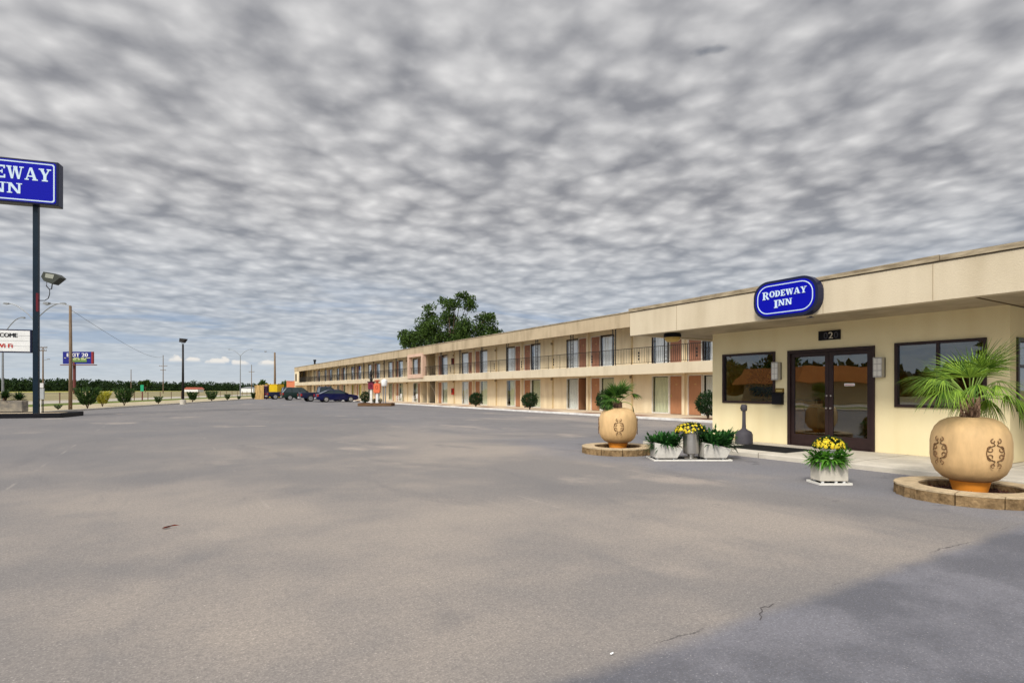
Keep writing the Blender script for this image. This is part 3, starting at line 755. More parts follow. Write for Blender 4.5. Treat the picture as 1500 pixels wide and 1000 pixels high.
def scroll_orn(mb, R, a0, zc, h):
    """iron scroll figure wrapped on the pot's belly: curls mirrored about its own axis"""
    def P(u, v):                                    # u across, v up (metres)
        a = a0+u/R; rr = R+.008; return (rr*cos(a), rr*sin(a), zc+v)
    def curl(cu, cv, r, st, tu, sg):
        pts = []
        for i in range(12):
            a = st + sg*i*tu/11; q = r*(1-.55*i/11); pts.append(P(cu+q*cos(a), cv+q*sin(a)))
        mb.tube(pts, .0058, 5)
    for s in (1, -1):
        curl(s*.035, h*.42, .03, pi/2 if s > 0 else pi/2, 5.2, -s); curl(s*.035, -h*.42, .03, -pi/2, 5.2, s)
        curl(s*.062, h*.13, .042, pi*.5, 5.4, -s); curl(s*.062, -h*.13, .042, -pi*.5, 5.4, s)
        mb.tube([P(s*.03, h*.36), P(s*.012, h*.28), P(s*.06, h*.22), P(s*.10, h*.1), P(s*.105, 0), P(s*.10, -h*.1), P(s*.06, -h*.22), P(s*.012, -h*.28), P(s*.03, -h*.36)], .006, 5)
def globe_pot(loc, label, R, zb, ztp, orn_angles):
    t = thing('globe_pot', loc, 0, label, 'plant pot', 'globe pots')
    H = ztp-zb; z = lambda f: zb+H*f
    prof = [(.20, z(0)), (.52*R, z(.0)), (.70*R, z(.045)), (.86*R, z(.13)), (.96*R, z(.25)), (R, z(.38)), (R, z(.62)), (.965*R, z(.74)), (.88*R, z(.85)), (.74*R, z(.935)), (.55*R, z(.985)), (.40*R, z(1.0)), (.36*R, z(1.0)), (.34*R, z(.93))]
    o = MB().lathe(prof, 64).build('bowl', M_pot, t, smooth=True)
    MB().lathe([(.185, .09), (.225, zb+.02)], 32).build('foot', M_terra, t, smooth='angle')
    MB().lathe([(.33*R, z(.94)), (.34*R, z(.955)), (.01, z(.96))], 20).build('soil', M_soil, t)
    for a in orn_angles: mb = MB(); scroll_orn(mb, R, a, z(.48), .36); mb.build('scroll_ornament', M_orn, t, smooth=True)
    return t
def toward(P, dpx=0):                                # angle on a pot that faces the camera, shifted sideways by dpx radians
    return math.atan2(-P.y, -P.x)+dpx
P1 = cw(2.39, 12.8); P2 = cw(6.03, 7.46)
ring((P1.x, P1.y, 0), 'low ring of tan split blocks round the farther globe pot, left of the planter tray', .80, .1)
ring((P2.x, P2.y, 0), 'low ring of tan split blocks round the nearer globe pot at the right edge', .83, .45)
globe_pot((P1.x, P1.y, 0), 'farther sand-coloured globe pot on an orange foot, left of the flower urn', .425, .225, 1.01, [toward(P1, .05+k*pi/2) for k in range(4)])
globe_pot((P2.x, P2.y, 0), 'nearer sand-coloured globe pot on an orange foot, at the right edge', .43, .225, 1.055, [toward(P2, -.80), toward(P2, .62), toward(P2, 2.2), toward(P2, 3.6)])
def fan(mb, base, d, L, n=26, spread=2.5, droop=.35, w=.03):
    """fan palm leaf: segments radiating from the leaf base"""
    d = d.normalized(); s = d.cross(Vector((0,0,1)))
    if s.length < .1: s = Vector((1,0,0))
    s.normalize(); up = s.cross(d).normalized()
    for i in range(n):
        a = (i/(n-1)-.5)*spread; k = 1-.28*abs(a)/(spread/2)
        q = (d*cos(a)+s*sin(a)+up*(.10*cos(a*2)+random.uniform(-.04,.04))).normalized()
        blade(mb, base, q, L*k*random.uniform(.92,1.06), w, droop*(1+.5*random.random()), 5, up=up)
def palm(loc, label, specs, tr, leafm, seed, fw=.022):
    random.seed(seed)
    t = thing('fan_palm', loc, YAW, label, 'palm', 'fan palms in the globe pots')
    h, r = tr
    mb = MB().tube([(0,0,-.06), (.01,0,h*.4), (0,0,h)], [r*1.2, r, r*.7], 10)
    for k in range(34):
        a = k*2.4; z = h*(k/34)-.03; b = Vector((r*cos(a), r*sin(a), z))
        mb.prism([(0,0),(.022,.02),(.03,.09),(.0,.05)], -.012, .012, lambda u, y, w_: (b.x+cos(a)*u*1.4-sin(a)*y, b.y+sin(a)*u*1.4+cos(a)*y, b.z+w_))
    mb.build('trunk', mat('palm_fibre', (.34, .21, .14), .95, .5, 20, .8, 60), t)
    st = MB(); lv = MB()
    for (dx, dy, dz, pet, L, dr, sp) in specs:
        d = Vector((dx, dy, dz)).normalized(); b = Vector((0,0,h*.85)); pts = [b]; q = b.copy(); dd = (d+Vector((0,0,.35))).normalized()
        for i in range(6):
            q = q+dd*(pet/6); dd = (dd+Vector((0,0,-dr/9))).normalized(); pts.append(q.copy())
        st.tube(pts, [.012, .010, .009, .008, .008, .007, .007], 5)
        fan(lv, q, (dd+Vector((0,0,-dr*.15))).normalized(), L, int(20+L*16), sp, dr*1.0, fw)
    st.build('leaf_stalk', mat('leaf_stalk', (.20, .30, .06), .5), t); lv.build('fronds', leafm, t)
    return t
sp2 = []
random.seed(77)
for k in range(21):
    az_ = k*2.39996; el = [1.7, 1.1, .55, .2, .8][k % 5]+random.uniform(-.12, .12)
    sp2.append((cos(az_), sin(az_), el, random.uniform(.34, .5), random.uniform(.46, .60), (.45 if el > .9 else .75)+.55*(1.2-min(el, 1.2)), 2.5))
sp2 += [(1, -.65, .12, .52, .46, 2.0, 2.2), (-1, -.3, .25, .5, .52, .9, 2.5), (-1, .3, .65, .5, .54, .7, 2.5), (1, .2, .5, .5, .54, .7, 2.5)]
palm((P2.x, P2.y, 1.03), 'bright green fan palm growing from the nearer globe pot', sp2, (.27, .07), L_palm, 5, .015)
sp1 = [(-1,.2,.5,.22,.30,.9,2.3), (-.7,-.3,1.0,.24,.30,.6,2.3), (-.2,.3,1.3,.24,.30,.5,2.3), (.3,-.3,1.25,.26,.30,.5,2.3), (.7,.2,1.1,.36,.34,.6,2.2), (1,0,.75,.40,.32,1.0,2.0), (1,-.2,.25,.34,.26,2.2,1.6), (-.6,-.9,.6,.24,.28,.8,2.3), (-.9,-.5,.2,.2,.26,1.2,2.3), (0,-.9,.9,.2,.28,.7,2.3), (-.5,-.3,1.4,.22,.34,.5,2.5), (-1,.0,.9,.24,.34,.7,2.5), (-.7,.4,.7,.24,.34,.7,2.5), (-.8,-.3,.3,.24,.34,1.0,2.5), (.4,.2,1.5,.3,.34,.5,2.3), (.2,-.5,1.0,.26,.32,.6,2.3)]
palm((P1.x, P1.y, .985), 'small drooping fan palm growing from the farther globe pot', sp1+[(-.8,.1,.8,.2,.36,.6,2.6), (-.4,-.4,1.2,.2,.36,.5,2.6), (-1,-.3,.6,.22,.34,.8,2.5)], (.12, .06), L_palmd, 6, .034)

# ================================================================= WEDGE PLANTERS, URN, TRAY
def wedge(loc, rz, label, w=.50, h=.31, dep=.42, hr=.19):
    t = thing('wedge_planter', loc, rz, label, 'planter', 'concrete wedge planters')
    # side profile in local x: tall left edge, low right lip, narrower foot
    outer = [(-w/2, h), (-w/2+.01, 0), (w/2-.11, 0), (w/2, hr)]
    mb = MB(); y0, y1 = -dep/2, dep/2; n = 4; tk = .03
    ins = lambda a, b: (a*(1-2*tk/w), b)
    pts = [(a, y0, b) for a, b in outer] + [(a, y1, b) for a, b in outer]
    inn = [(-w/2+tk, y0+tk, h), (w/2-tk, y0+tk, hr+.012), (w/2-tk, y1-tk, hr+.012), (-w/2+tk, y1-tk, h), (-w/2+tk, y0+tk, h-.07), (w/2-tk, y0+tk, hr-.04), (w/2-tk, y1-tk, hr-.04), (-w/2+tk, y1-tk, h-.07)]
    o = pts+inn
    f = [(0,1,2,3), (4,7,6,5), (0,4,5,1), (1,5,6,2), (2,6,7,3), (0,3,9,8), (3,7,10,9), (7,4,11,10), (4,0,8,11), (8,9,13,12), (9,10,14,13), (10,11,15,14), (11,8,12,15)]
    mb.poly(o, f); mb.build('body', mat('wedge_concrete', (.60, .57, .51), .9, .14, 6, .5, 70), t, bevel=.008)
    MB().poly([inn[4], inn[5], inn[6], inn[7]], [(0,1,2,3)]).build('soil', M_soil, t)
    for sx_ in (-w/2+.06, w/2-.17):
        for sy_ in (-dep/2+.05, dep/2-.05): MB().lathe([(.02, -.033), (.022, -.001)], 10, sx_, sy_).build('foot', M_white, t)
    return t
def fern(loc, rz, label, n, L, spread, hz=.25, m=L_fern, seed=1, w=.022, lean=(0,0), name='fern', cat='plant', group=None, top=1.7):
    random.seed(seed)
    t = thing(name, loc, rz, label, cat, group); mb = MB()
    for i in range(n):
        a = random.random()*2*pi; b = Vector((cos(a)*spread*random.random(), sin(a)*spread*.6*random.random(), 0))
        d = Vector((cos(a)+lean[0], sin(a)*.9+lean[1], random.uniform(hz, top)))
        l = L*random.uniform(.55, 1.15)
        blade(mb, b, d, l, w, random.uniform(.6, 1.7), 4)
        if i % 2 == 0:                                  # side leaflets
            for k in range(3):
                leaf(mb, b+d.normalized()*(l*(.4+.15*k)), (d.normalized()+rv()*.7).normalized(), Vector((0,0,1)), l*.3, w*1.3)
    mb.build('foliage', m, t)
    st = MB()
    for i in range(12):
        a = i*.9; st.tube([(0,0,-.03), (cos(a)*.04*1.5, sin(a)*.04, .05)], .004, 4)
    st.build('stem', M_bark, t); return t
def mums(loc, label, r, h, nf, seed, gsize=.028, yc=(0,0)):
    random.seed(seed)
    t = thing('yellow_chrysanthemum', loc, YAW, label, 'flowers', 'yellow chrysanthemum mounds')
    g = MB()
    for i in range(900):
        v = rv().normalized(); v.z = abs(v.z); p = Vector((v.x*r, v.y*r, v.z*h))*random.uniform(.75, 1.0); leaf(g, p, (v+rv()*.8).normalized(), rv().normalized(), .05, .025)
    g.build('foliage', L_bush, t); f = MB()
    for i in range(nf):
        v = rv().normalized(); v.z = abs(v.z)*.8+.15; v.normalize()
        v = (v+Vector((yc[0], yc[1], 0))*random.random()).normalized(); p = Vector((v.x*r, v.y*r, v.z*h))*1.03
        s = v.cross(Vector((.3,.2,1))).normalized(); u = v.cross(s)
        q = gsize*random.uniform(.7, 1.2); N = 9; pts = [p+v*.012]+[p+(s*cos(2*pi*k/N)+u*sin(2*pi*k/N))*q*(1 if k % 2 else .8) for k in range(N)]
        f.poly(pts, [(0, 1+k, 1+(k+1) % N) for k in range(N)])
    f.build('blossoms', L_flow, t); return t
tr_o = cw(3.60, 11.58)
tray = thing('planter_tray', (tr_o.x, tr_o.y, 0), YAW, 'long white-edged tray under the urn and two wedge planters', 'tray', 'low trays under the planters')
MB().box(-.755, .755, -.30, .30, 0, .012).build('pan', M_rubber, tray)
MB().box(-.78, .78, -.325, -.301, 0, .028).box(-.78, .78, .301, .325, 0, .028).box(-.78, -.756, -.30, .30, 0, .028).box(.756, .78, -.30, .30, 0, .028).build('rim', M_trim, tray)
def L2(o, x, y, z): return o + Vector((CA*x+SA*y, -SA*x+CA*y, z))
for dx, lab in ((-.46, 'grey concrete wedge planter at the left end of the long tray'), (.52, 'grey concrete wedge planter at the right end of the long tray')):
    q = L2(tr_o, dx, -.04, .045); wedge(q, YAW, lab, .56)
q = L2(tr_o, -.47, -.04, .26); fern(q, YAW, 'dark green fern filling the left wedge planter on the long tray', 330, .36, .22, .35, L_fern, 21, .05, lean=(-.25,.45), group='ferns in the wedge planters')
q = L2(tr_o, .52, -.04, .27); fern(q, YAW, 'dark green spiky fern filling the right wedge planter on the long tray', 330, .44, .22, .35, L_fern, 22, .05, lean=(.3,.45), group='ferns in the wedge planters')
q = L2(tr_o, .04, -.05, .016)
ur = thing('steel_urn', q, YAW, 'brushed steel cylinder urn standing between the two wedge planters', 'urn')
MB().lathe([(.13, 0), (.13, .012), (.065, .02), (.065, .09)], 28).build('stem', M_chrome, ur, smooth='angle')
MB().lathe([(.10, .091), (.15, .11), (.155, .15), (.158, .50), (.152, .505), (.15, .44)], 36).build('cylinder', M_chrome, ur, smooth='angle')
MB().lathe([(.165, .5), (.172, .51), (.172, .545), (.16, .55), (.15, .52)], 36).build('rim', M_chrome, ur, smooth='angle')
MB().lathe([(.148, .49), (.01, .5)], 24).build('soil', M_soil, ur)
mums(q+Vector((0,0,.53)), 'yellow chrysanthemum mound on top of the steel urn', .31, .19, 90, 31, .028, (-.9, -.3))
q = cw(4.80, 8.58)
tray2 = thing('planter_tray', (q.x, q.y, 0), YAW, 'short white-edged tray under the single planter in front of the door', 'tray', 'low trays under the planters')
MB().box(-.225, .225, -.17, .17, 0, .012).build('pan', M_rubber, tray2)
MB().box(-.245, .245, -.19, -.171, 0, .03).box(-.245, .245, .171, .19, 0, .03).box(-.245, -.226, -.17, .17, 0, .03).box(.226, .245, -.17, .17, 0, .03).build('rim', M_trim, tray2)
bx_ = thing('box_planter', L2(q, -.01, -.02, .055), YAW, 'pale square box planter with yellow flowers standing before the glass double door', 'planter')
mb = MB().box(-.21, .21, -.14, -.115, 0, .31).box(-.21, .21, .115, .14, 0, .31).box(-.21, -.185, -.115, .115, 0, .31).box(.185, .21, -.115, .115, 0, .31).box(-.185, .185, -.115, .115, 0, .04)
mb.build('body', mat('cream_concrete', (.62, .57, .48), .85, .12, 5, .3, 60), bx_, bevel=.006)
MB().box(-.184, .184, -.114, .114, .041, .27).build('soil', M_soil, bx_)
for sx_ in (-.16, .04, .16):
    for sy_ in (-.11, .10): MB().lathe([(.022, -.042), (.024, -.001)], 10, sx_, sy_).build('foot', M_white, bx_)
fern(L2(q, -.02, -.03, .36), YAW, 'feathery bright green fern spilling over the planter before the door', 360, .25, .18, .05, leafmat('bright_fern', (.03, .12, .015), (.15, .38, .04)), 23, .04, lean=(-.1,-.1), top=1.0, group='ferns in the wedge planters')
fp = thing('nursery_pot', L2(q, .0, .02, .3), YAW, 'white nursery pot holding the yellow flowers inside the planter before the door', 'pot')
MB().lathe([(.08, 0), (.10, .2), (.09, .2)], 20).build('pot', M_white, fp)
mums(L2(q, .02, .02, .53), 'yellow chrysanthemum mound in the planter before the glass door', .22, .16, 150, 32, .026, (0, -.2))

# ================================================================= BUSHES / SHRUBS
def bush(loc, r, label, m=L_bush, sq=1.0, n=1500, stem=.18, L=.1, W=.05, group=None, name='round_bush', cat='bush', seed=1):
    random.seed(seed)
    t = thing(name, loc, 0, label, cat, group); mb = MB()
    clump(mb, (0, 0, stem+r*sq), r, n, L, W, .55, sq)
    for k in range(7):
        a = k*2.4; clump(mb, (cos(a)*r*.55, sin(a)*r*.55, stem+r*sq+(k % 3-1)*r*.4), r*.55, n//9, L, W, .5, 1)
    mb.build('foliage', m, t)
    s = MB()
    for k in range(4): a = k*1.6; s.tube([(0,0,-.02), (cos(a)*.03, sin(a)*.03, stem*.6), (cos(a)*r*.4, sin(a)*r*.4, stem+r*.8)], [.04, .03, .012], 6)
    s.build('stem', M_bark, t); return t
for px, D, r, lab, sd in ((776, 20.95, .52, 'clipped round dark bush on the motel walk, straight below the two middle balcony doors', 1), (697, 20.95, .50, 'farther clipped round dark bush on the motel walk, right of the red extinguisher cabinet', 2), (887, 20.95, .50, 'dark round bush on the motel walk half hidden behind the farther globe pot', 3), (1037, 20.95, .48, 'dark leafy bush on the motel walk squeezed against the office corner', 4)):
    a = (px-750)/FO; t_ = D/(a*CA+SA); bush((D, t_*(CA-a*SA), .1), r, lab, sq=.9 if sd < 3 else 1.15, seed=sd, group='bushes along the motel walk')
def shrub(px, py, w, ytop, label, m=L_shrub, seed=1, t=None, sp=False, z=0):
    random.seed(seed); t = t or FO*HC/(py-571); r = w/2*t/FO; h = zt(ytop, t)-z
    o = thing('shrub', gp(px, t, z), 0, label, 'shrub', 'shrubs along the far edge of the lot'); mb = MB()
    if sp:
        for i in range(220):
            v = rv().normalized(); v.z = abs(v.z)*1.0+.1; blade(mb, Vector((0,0,h*.35)), v, r*random.uniform(1.0,1.5), .075, .5, 3)
    else:
        for i in range(420):
            a = random.random()*2*pi; u = random.random()
            rr = r*random.random()**.5*(.35+.65*u); p = Vector((rr*cos(a), rr*sin(a), h*.15+h*.8*u))
            leaf(mb, p, (Vector((cos(a)*.9, sin(a)*.9, 1))+rv()*.45).normalized(), rv().normalized(), h*.30, h*.075)
    mb.build('foliage', m, o); s = MB()
    for k in range(6): a = k*1.05; s.tube([(0,0,-.02), (cos(a)*r*.3, sin(a)*r*.3, h*.5)], [.03, .012], 5)
    s.build('stem', M_bark, o); return o
for a in ((128, 598, 30, 570, 'largest dark spreading shrub, just right of the wooden lamp pole'),
          (150, 595, 20, 575, 'yellow-green shrub between two dark shrubs by the kerb', L_yel),
          (182, 593.5, 26, 571, 'dark vase-shaped shrub left of the green marker sign'),
          (85, 599.5, 11, 593, 'very small low shrub between the sign pole and the wooden pole'),
          (232, 591, 11, 581.5, 'small thin shrub left of the black floodlight post'),
          (282, 588.5, 14, 575, 'rounded dark shrub just right of the black floodlight post'),
          (310, 587.5, 16, 574, 'second rounded dark shrub right of the black floodlight post'),
          (333, 586, 8, 578, 'small dark shrub, third to the right of the black floodlight post'),
          (350, 585.5, 5, 580, 'tiniest shrub, well left of the wooden board fence'),
          (371, 585, 5, 576, 'small dark shrub touching the left side of the board fence')):
    m = a[5] if len(a) > 5 else L_shrub
    shrub(*a[:5], m=m, seed=int(a[0]))

# ================================================================= ROAD SIGN, READER BOARD, FLOODLIGHT
pb = cw(-24.6, 29.3); SR = YAW+radians(18.06)
isl = thing('sign_island', (pb.x, pb.y, 0), SR, 'raised island with a black kerb round the foot of the big sign', 'island')
mb = MB().box(-6, 1.45, -1.0, -.8, 0, .24).box(-6, 1.45, 1.6, 1.8, 0, .24).box(1.25, 1.45, -.8, 1.6, 0, .24); mb.build('kerb_edge', M_black, isl, bevel=.02)  # kerb sides coloured plain black
MB().box(-6, 1.25, -.8, 1.6, 0, .2).build('bed', mat('island_bed', (.50, .40, .27), .95, .3, 2), isl)
sgn = thing('pole_sign', (pb.x, pb.y, 0), SR, 'tall blue lightbox sign reading RODEWAY INN on dark steel poles', 'sign')
M_pole = mat('navy_pole', (.005, .016, .03), .4, .2, 2)
for x in (0, -2.82): MB().box(x-.11, x+.11, -.11, .11, .2, 10.9).build('pole', M_pole, sgn)
MB().box(.03, .125, -.118, .06, 5.45, 6.4).build('red_sleeve', mat('dull_red_sleeve', (.13, .012, .02), .5), sgn)
cx = -1.22
T2 = lambda X, Y, Z: (lambda a, y, b: (X+a, Y+y, Z+b))
MB().box(cx-2.32, cx+2.32, -.4, .2, 10.9, 13.15).build('cabinet', M_navyf, sgn, bevel=.03)
MB().prism(rrect(4.46, 2.08, .12), -.012, 0, T2(cx, -.401, 12.02)).build('face', M_blue, sgn)
mb = MB(); rim(mb, rrect(4.34, 1.96, .12), rrect(4.22, 1.84, .1), -.006, 0, T2(cx, -.4135, 12.02)); mb.build('border', M_letter, sgn)
mb = MB(); word(mb, 'RODEWAY', .64, 4.05, cx+.0, 12.09, T2(0, -.4135, 0), 1.18, -.01); word(mb, 'INN', .52, 1.7, cx-.05, 11.36, T2(0, -.4135, 0), 1.18, -.01); mb.build('lettering', M_letter, sgn)
rb = thing('reader_board', (pb.x, pb.y, 0), SR, 'white letter board between the sign poles reading WELCOME and Wi Fi', 'letter board')
MB().box(-2.67, -.16, -.12, .12, 3.32, 4.5).build('case', M_navyf, rb); MB().box(-2.61, -.22, -.13, -.1205, 3.38, 4.44).build('panel', M_white, rb)
tr_ = MB()
for k in range(1, 4): tr_.box(-2.61, -.22, -.134, -.1305, 3.38+k*.265, 3.39+k*.265)
tr_.build('letter_track', M_steel, rb)
mb = MB(); add_text(mb, 'WELCOME', .30, lambda a, y, b: (a*.9-1.39, -.136-y, b+4.1), bold=.012, wide=1.0); mb.build('lettering', M_black, rb)
mb = MB(); add_text(mb, 'Wi Fi', .30, lambda a, y, b: (a-1.28, -.136-y, b+3.56), bold=.01, wide=1.05); mb.build('lettering', M_red, rb)
fl_ = thing('floodlight', (pb.x, pb.y, 0), YAW, 'boxy floodlight on a bent arm fixed to the big sign pole', 'floodlight', 'floodlights of the lot')
u = 29.3/FO; X = lambda px: (px-51.5)*u; Z = lambda py: zt(py, 29.3)
MB().tube([(X(55),0,Z(440)), (X(64),0,Z(440)), (X(69),0,Z(437)), (X(71),0,Z(431)), (X(71),0,Z(423))], .02, 8).build('arm', M_iron, fl_)
MB().tube([(X(67),0,Z(412)), (X(66.5),0,Z(419)), (X(71),0,Z(424)), (X(74),0,Z(423)), (X(75),0,Z(415))], .025, 8).build('yoke', M_iron, fl_)
mb = MB().prism([(X(63),Z(406)), (X(66.5),Z(399)), (X(84),Z(402)), (X(91),Z(407.5)), (X(79),Z(417)), (X(67),Z(412.5))], -.2, .22); mb.build('housing', M_steel if 0 else mat('fitting_bronze', (.05,.055,.045), .4), fl_)
MB().prism([(X(70),Z(401.5)), (X(82.5),Z(403.5)), (X(80.5),Z(409.5)), (X(69),Z(407.5))], -.21, -.201).build('lens', mat('lamp_lens', (.30, .31, .26), .2), fl_)
# stone planter and spiky plants on the island, meter box
sp_ = thing('stone_planter', gp(2, 31.5, .2), SR, 'long tan flagstone planter box at the left edge behind the black kerb', 'planter')
MB().box(-2.6, 1.1, -.35, .35, 0, .62).build('box', mat('flagstone', (.42, .36, .27), .9, col2=(.16, .15, .14), vs=2.4, bump=.6, bs=8, stretch=(1,1,2)), sp_, bevel=.03)
MB().box(-2.5, 1.0, -.28, .28, .62, .64).build('soil', M_soil, sp_)
shrub(8, 0, 20, 575, 'spiky low yucca on the left end of the stone planter', t=31.5, sp=True, z=.84, seed=81)
shrub(28, 0, 20, 567, 'taller spiky yucca at the right end of the stone planter', t=32.6, sp=True, z=.5, seed=82)
mbx = thing('meter_box', gp(60.3, 30.2, .2), SR, 'two pale utility meter boxes on a thin post beside the big sign pole', 'meter box')
MB().box(-.03, .0, -.03, .03, 0, 1.0).build('post', M_white, mbx); MB().box(-.15, .13, -.06, .06, .72, 1.3).build('box', mat('meter_grey', (.42,.45,.46), .6), mbx); MB().box(-.14, .10, -.05, .05, 1.33, 1.58).build('box', M_white, mbx)
MB().box(.06, .1, -.03, .03, 0, .72).build('post', M_black, mbx)

# ================================================================= POLES
def bez(a, b, c, n=8): a, b, c = map(Vector, (a, b, c)); return [a*(1-u)**2+b*2*u*(1-u)+c*u*u for u in [i/n for i in range(n+1)]]
def cobra(mb, x0, z0, x1, z1):                      # head
    mb.prism([(x0, z0), (x0+(x1-x0)*.25, z0+.13), (x1, z1+.10), (x1, z1-.02), (x0+(x1-x0)*.4, z0-.08)], -.12, .12)
def wood_pole(px, pyb, pyt, arm_px, arm_py, label, r=.1, t=None, seed=0):
    t = t or FO*HC/(pyb-571); u = t/FO; o = thing('lamp_pole', gp(px, t), YAW, label, 'street lamp', 'wooden poles with a lamp arm')
    h = zt(pyt, t); MB().tube([(0,0,-.05), (.03,0,h*.5), (0,0,h)], [r*1.2, r*1.05, r*.85], 10).build('pole', M_wood, o, smooth=True)
    ax = (arm_px-px)*u; az = zt(arm_py, t); s = 1 if ax > 0 else -1
    MB().tube(bez((0,0,az-.12), (ax*.45, 0, az+.06), (ax*.8, 0, az)), .025, 6).build('arm', M_steel, o)
    mb = MB(); cobra(mb, ax+.2*s*0, az, ax*.78, az); mb.build('lamp_head', M_steel, o); return o, h
po, hpo = wood_pole(103, 599.5, 448, 64, 445, 'tall weathered wooden pole with a lamp arm, between the sign and the billboard')
wood_pole(402.5, 0, 516, 387, 515, 'wooden pole with a lamp arm rising behind the yellow container', .17, t=100)
fp_ = thing('floodlight_post', ground(268, 592), YAW, 'black lot light post with a square floodlight head on a concrete base', 'lamp post', 'floodlights of the lot')
u = 56/FO; hz = zt(505, 56)
MB().lathe([(.28, 0), (.27, .45), (.2, .47)], 16).build('base', M_conc, fp_, smooth='angle')
MB().tube([(0,0,.46), (0,0,hz)], [.12, .085], 10).build('post', M_iron, fp_, smooth=True)
MB().tube([(0,0,hz), (-.12,0,hz+.15), (0,0,hz+.25), (.12,0,hz+.15), (0,0,hz)], .03, 5).build('yoke', M_iron, fp_)
MB().prism([(-.26, hz+.24), (-.22, hz+.62), (.38, hz+.56), (.12, hz+.2)], -.22, .22).build('head', M_iron, fp_)
def double_cobra(px, t, pyj, pyt, dpl, label, left=True, right=True, pl=None):
    o = thing('twin_arm_street_light', gp(px, t), YAW, label, 'street light', 'twin-arm street lights by the road'); u = t/FO
    hj = zt(pyj, t); ht = zt(pyt, t)
    MB().tube([(0,0,0), (0,0,hj)], [.14, .08], 8).build('pole', M_steel, o)
    for s in ((-1, 1) if (left and right) else ((-1,) if left else (1,))):
        w = dpl*u*s; MB().tube(bez((0,0,hj), (w*.55, 0, ht+.2), (w*.85, 0, ht)), [.05]*9, 6).build('arm', M_steel, o)
        mb = MB(); cobra(mb, w, ht, w*.82, ht); mb.build('lamp_head', M_steel, o)
    return o
double_cobra(352, 150, 521, 512, 18, 'grey twin-arm street light far off, left of the yellow container')
double_cobra(51, 62, 470, 445, 46, 'grey twin-arm street light rising behind the big sign pole')
double_cobra(4, 70, 492, 465.5, 33, 'grey twin-arm street light at the left edge, behind the letter board')
def util_pole(px, t, pyt, arms, label, lamp=None):
    o = thing('utility_pole', gp(px, t), YAW, label, 'utility pole', 'utility poles beyond the road'); h = zt(pyt, t)
    MB().tube([(0,0,0), (0,0,h)], [.2, .12], 8).build('pole', M_wood, o)
    for (py, w) in arms:
        z = zt(py, t); MB().box(-w*t/FO, w*t/FO, -.08, .08, z-.08, z+.08).build('crossarm', M_wood, o)
        mb = MB()
        for k in (-1, -.5, .5, 1): mb.lathe([(.07, z+.08), (.09, z+.3), (.04, z+.35)], 6, k*w*t/FO*.93, 0)
        mb.build('insulators', M_steel, o)
    if lamp:
        w = lamp[0]*t/FO; z = zt(lamp[1], t); MB().tube([(0,0,z-.3), (w,0,z)], .05, 5).build('arm', M_steel, o); mb = MB(); cobra(mb, w*1.25, z, w*.8, z); mb.build('lamp_head', M_steel, o)
    return o
util_pole(63, 140, 508, ((509, 6), (513.5, 5)), 'utility pole with two crossarms just right of the big sign pole', (8, 526))
util_pole(192, 260, 541, (), 'short bare pole standing against the treeline')
util_pole(239, 240, 520, ((536, 6), (542, 4)), 'utility pole with two crossarms left of the black floodlight post')
util_pole(368.5, 260, 534, ((544.5, 4),), 'utility pole with one crossarm between the twin-arm light and the board fence')
# overhead cable from the wooden pole to a far pole
pa_ = gp(103, 41.1, hpo-.25); pb_ = gp(239, 240, zt(522, 240)); pts = []
for i in range(25):
    u_ = i/24; q = pa_.lerp(pb_, u_); q.z -= 6.0*u_*(1-u_); pts.append(q)
cb = MB().tube([p-pa_ for p in pts], [.012+.03*i/24 for i in range(25)], 5); tag(cb.build('overhead_cable', M_iron, loc=pa_), 'sagging overhead cable running from the tall wooden pole to a far utility pole', 'cable')

# ================================================================= BILLBOARD + far things
t = 200; u = t/FO; bb = thing('billboard', gp(109, t), YAW, 'dark blue EXIT 20 billboard on a single reddish column', 'billboard')
M_rust = mat('rust_column', (.16, .05, .045), .7)
zb, ztp = zt(534, t), zt(515, t)
MB().tube([(0,0,0), (0,0,zb+1)], .45, 10).build('column', M_rust, bb)
MB().box((93-109)*u, (134.5-109)*u, -.3, .3, zb+.3, ztp).build('panel', mat('billboard_blue', (.015, .02, .20), .5), bb)
MB().box((134.5-109)*u, (137-109)*u, -.3, .3, zb+.3, ztp).build('red_edge', mat('billboard_red', (.25,.03,.03), .5), bb)
MB().box((93-109)*u, (143-109)*u, -1.6, -.2, zb-.25, zb).build('catwalk', M_rust, bb)
MB().box((103-109)*u, (128-109)*u, -.34, -.301, zb+.9, zb+2.3).build('green_band', mat('billboard_green', (.12, .22, .06), .6), bb)
mb = MB(); add_text(mb, 'EXIT 20', 1.75, lambda a, y, b: (a+(114.2-109)*u, -.32-y, b+ztp-1.75), bold=.04, wide=1.3); mb.build('lettering', M_white, bb)
mb = MB()
for k, (a_, b_) in enumerate(((95, 97.5), (104, 107), (109, 116.5), (119.5, 124), (126, 133))): mb.box((a_-109)*u, (b_-109)*u, -.32, -.301, ztp-2.3, ztp-2.08)
for a_, b_ in ((108, 113), (115, 118), (120, 127)): mb.box((a_-109)*u, (b_-109)*u, -.36, -.341, zb+1.7, zb+2.0)
mb.build('small_print', mat('small_print', (.6, .6, .35), .6), bb)
gsn = thing('green_marker_sign', gp(208.5, 78), YAW, 'small green roadside marker sign on a dark post', 'road sign')
MB().box(-.06, .06, -.05, .05, 0, zt(572, 78)).build('post', M_rust, gsn); MB().box(-.22, .22, -.07, -.051, zt(573, 78)-.0, zt(563.5, 78)).build('panel', mat('marker_green', (.02, .32, .16), .5), gsn)
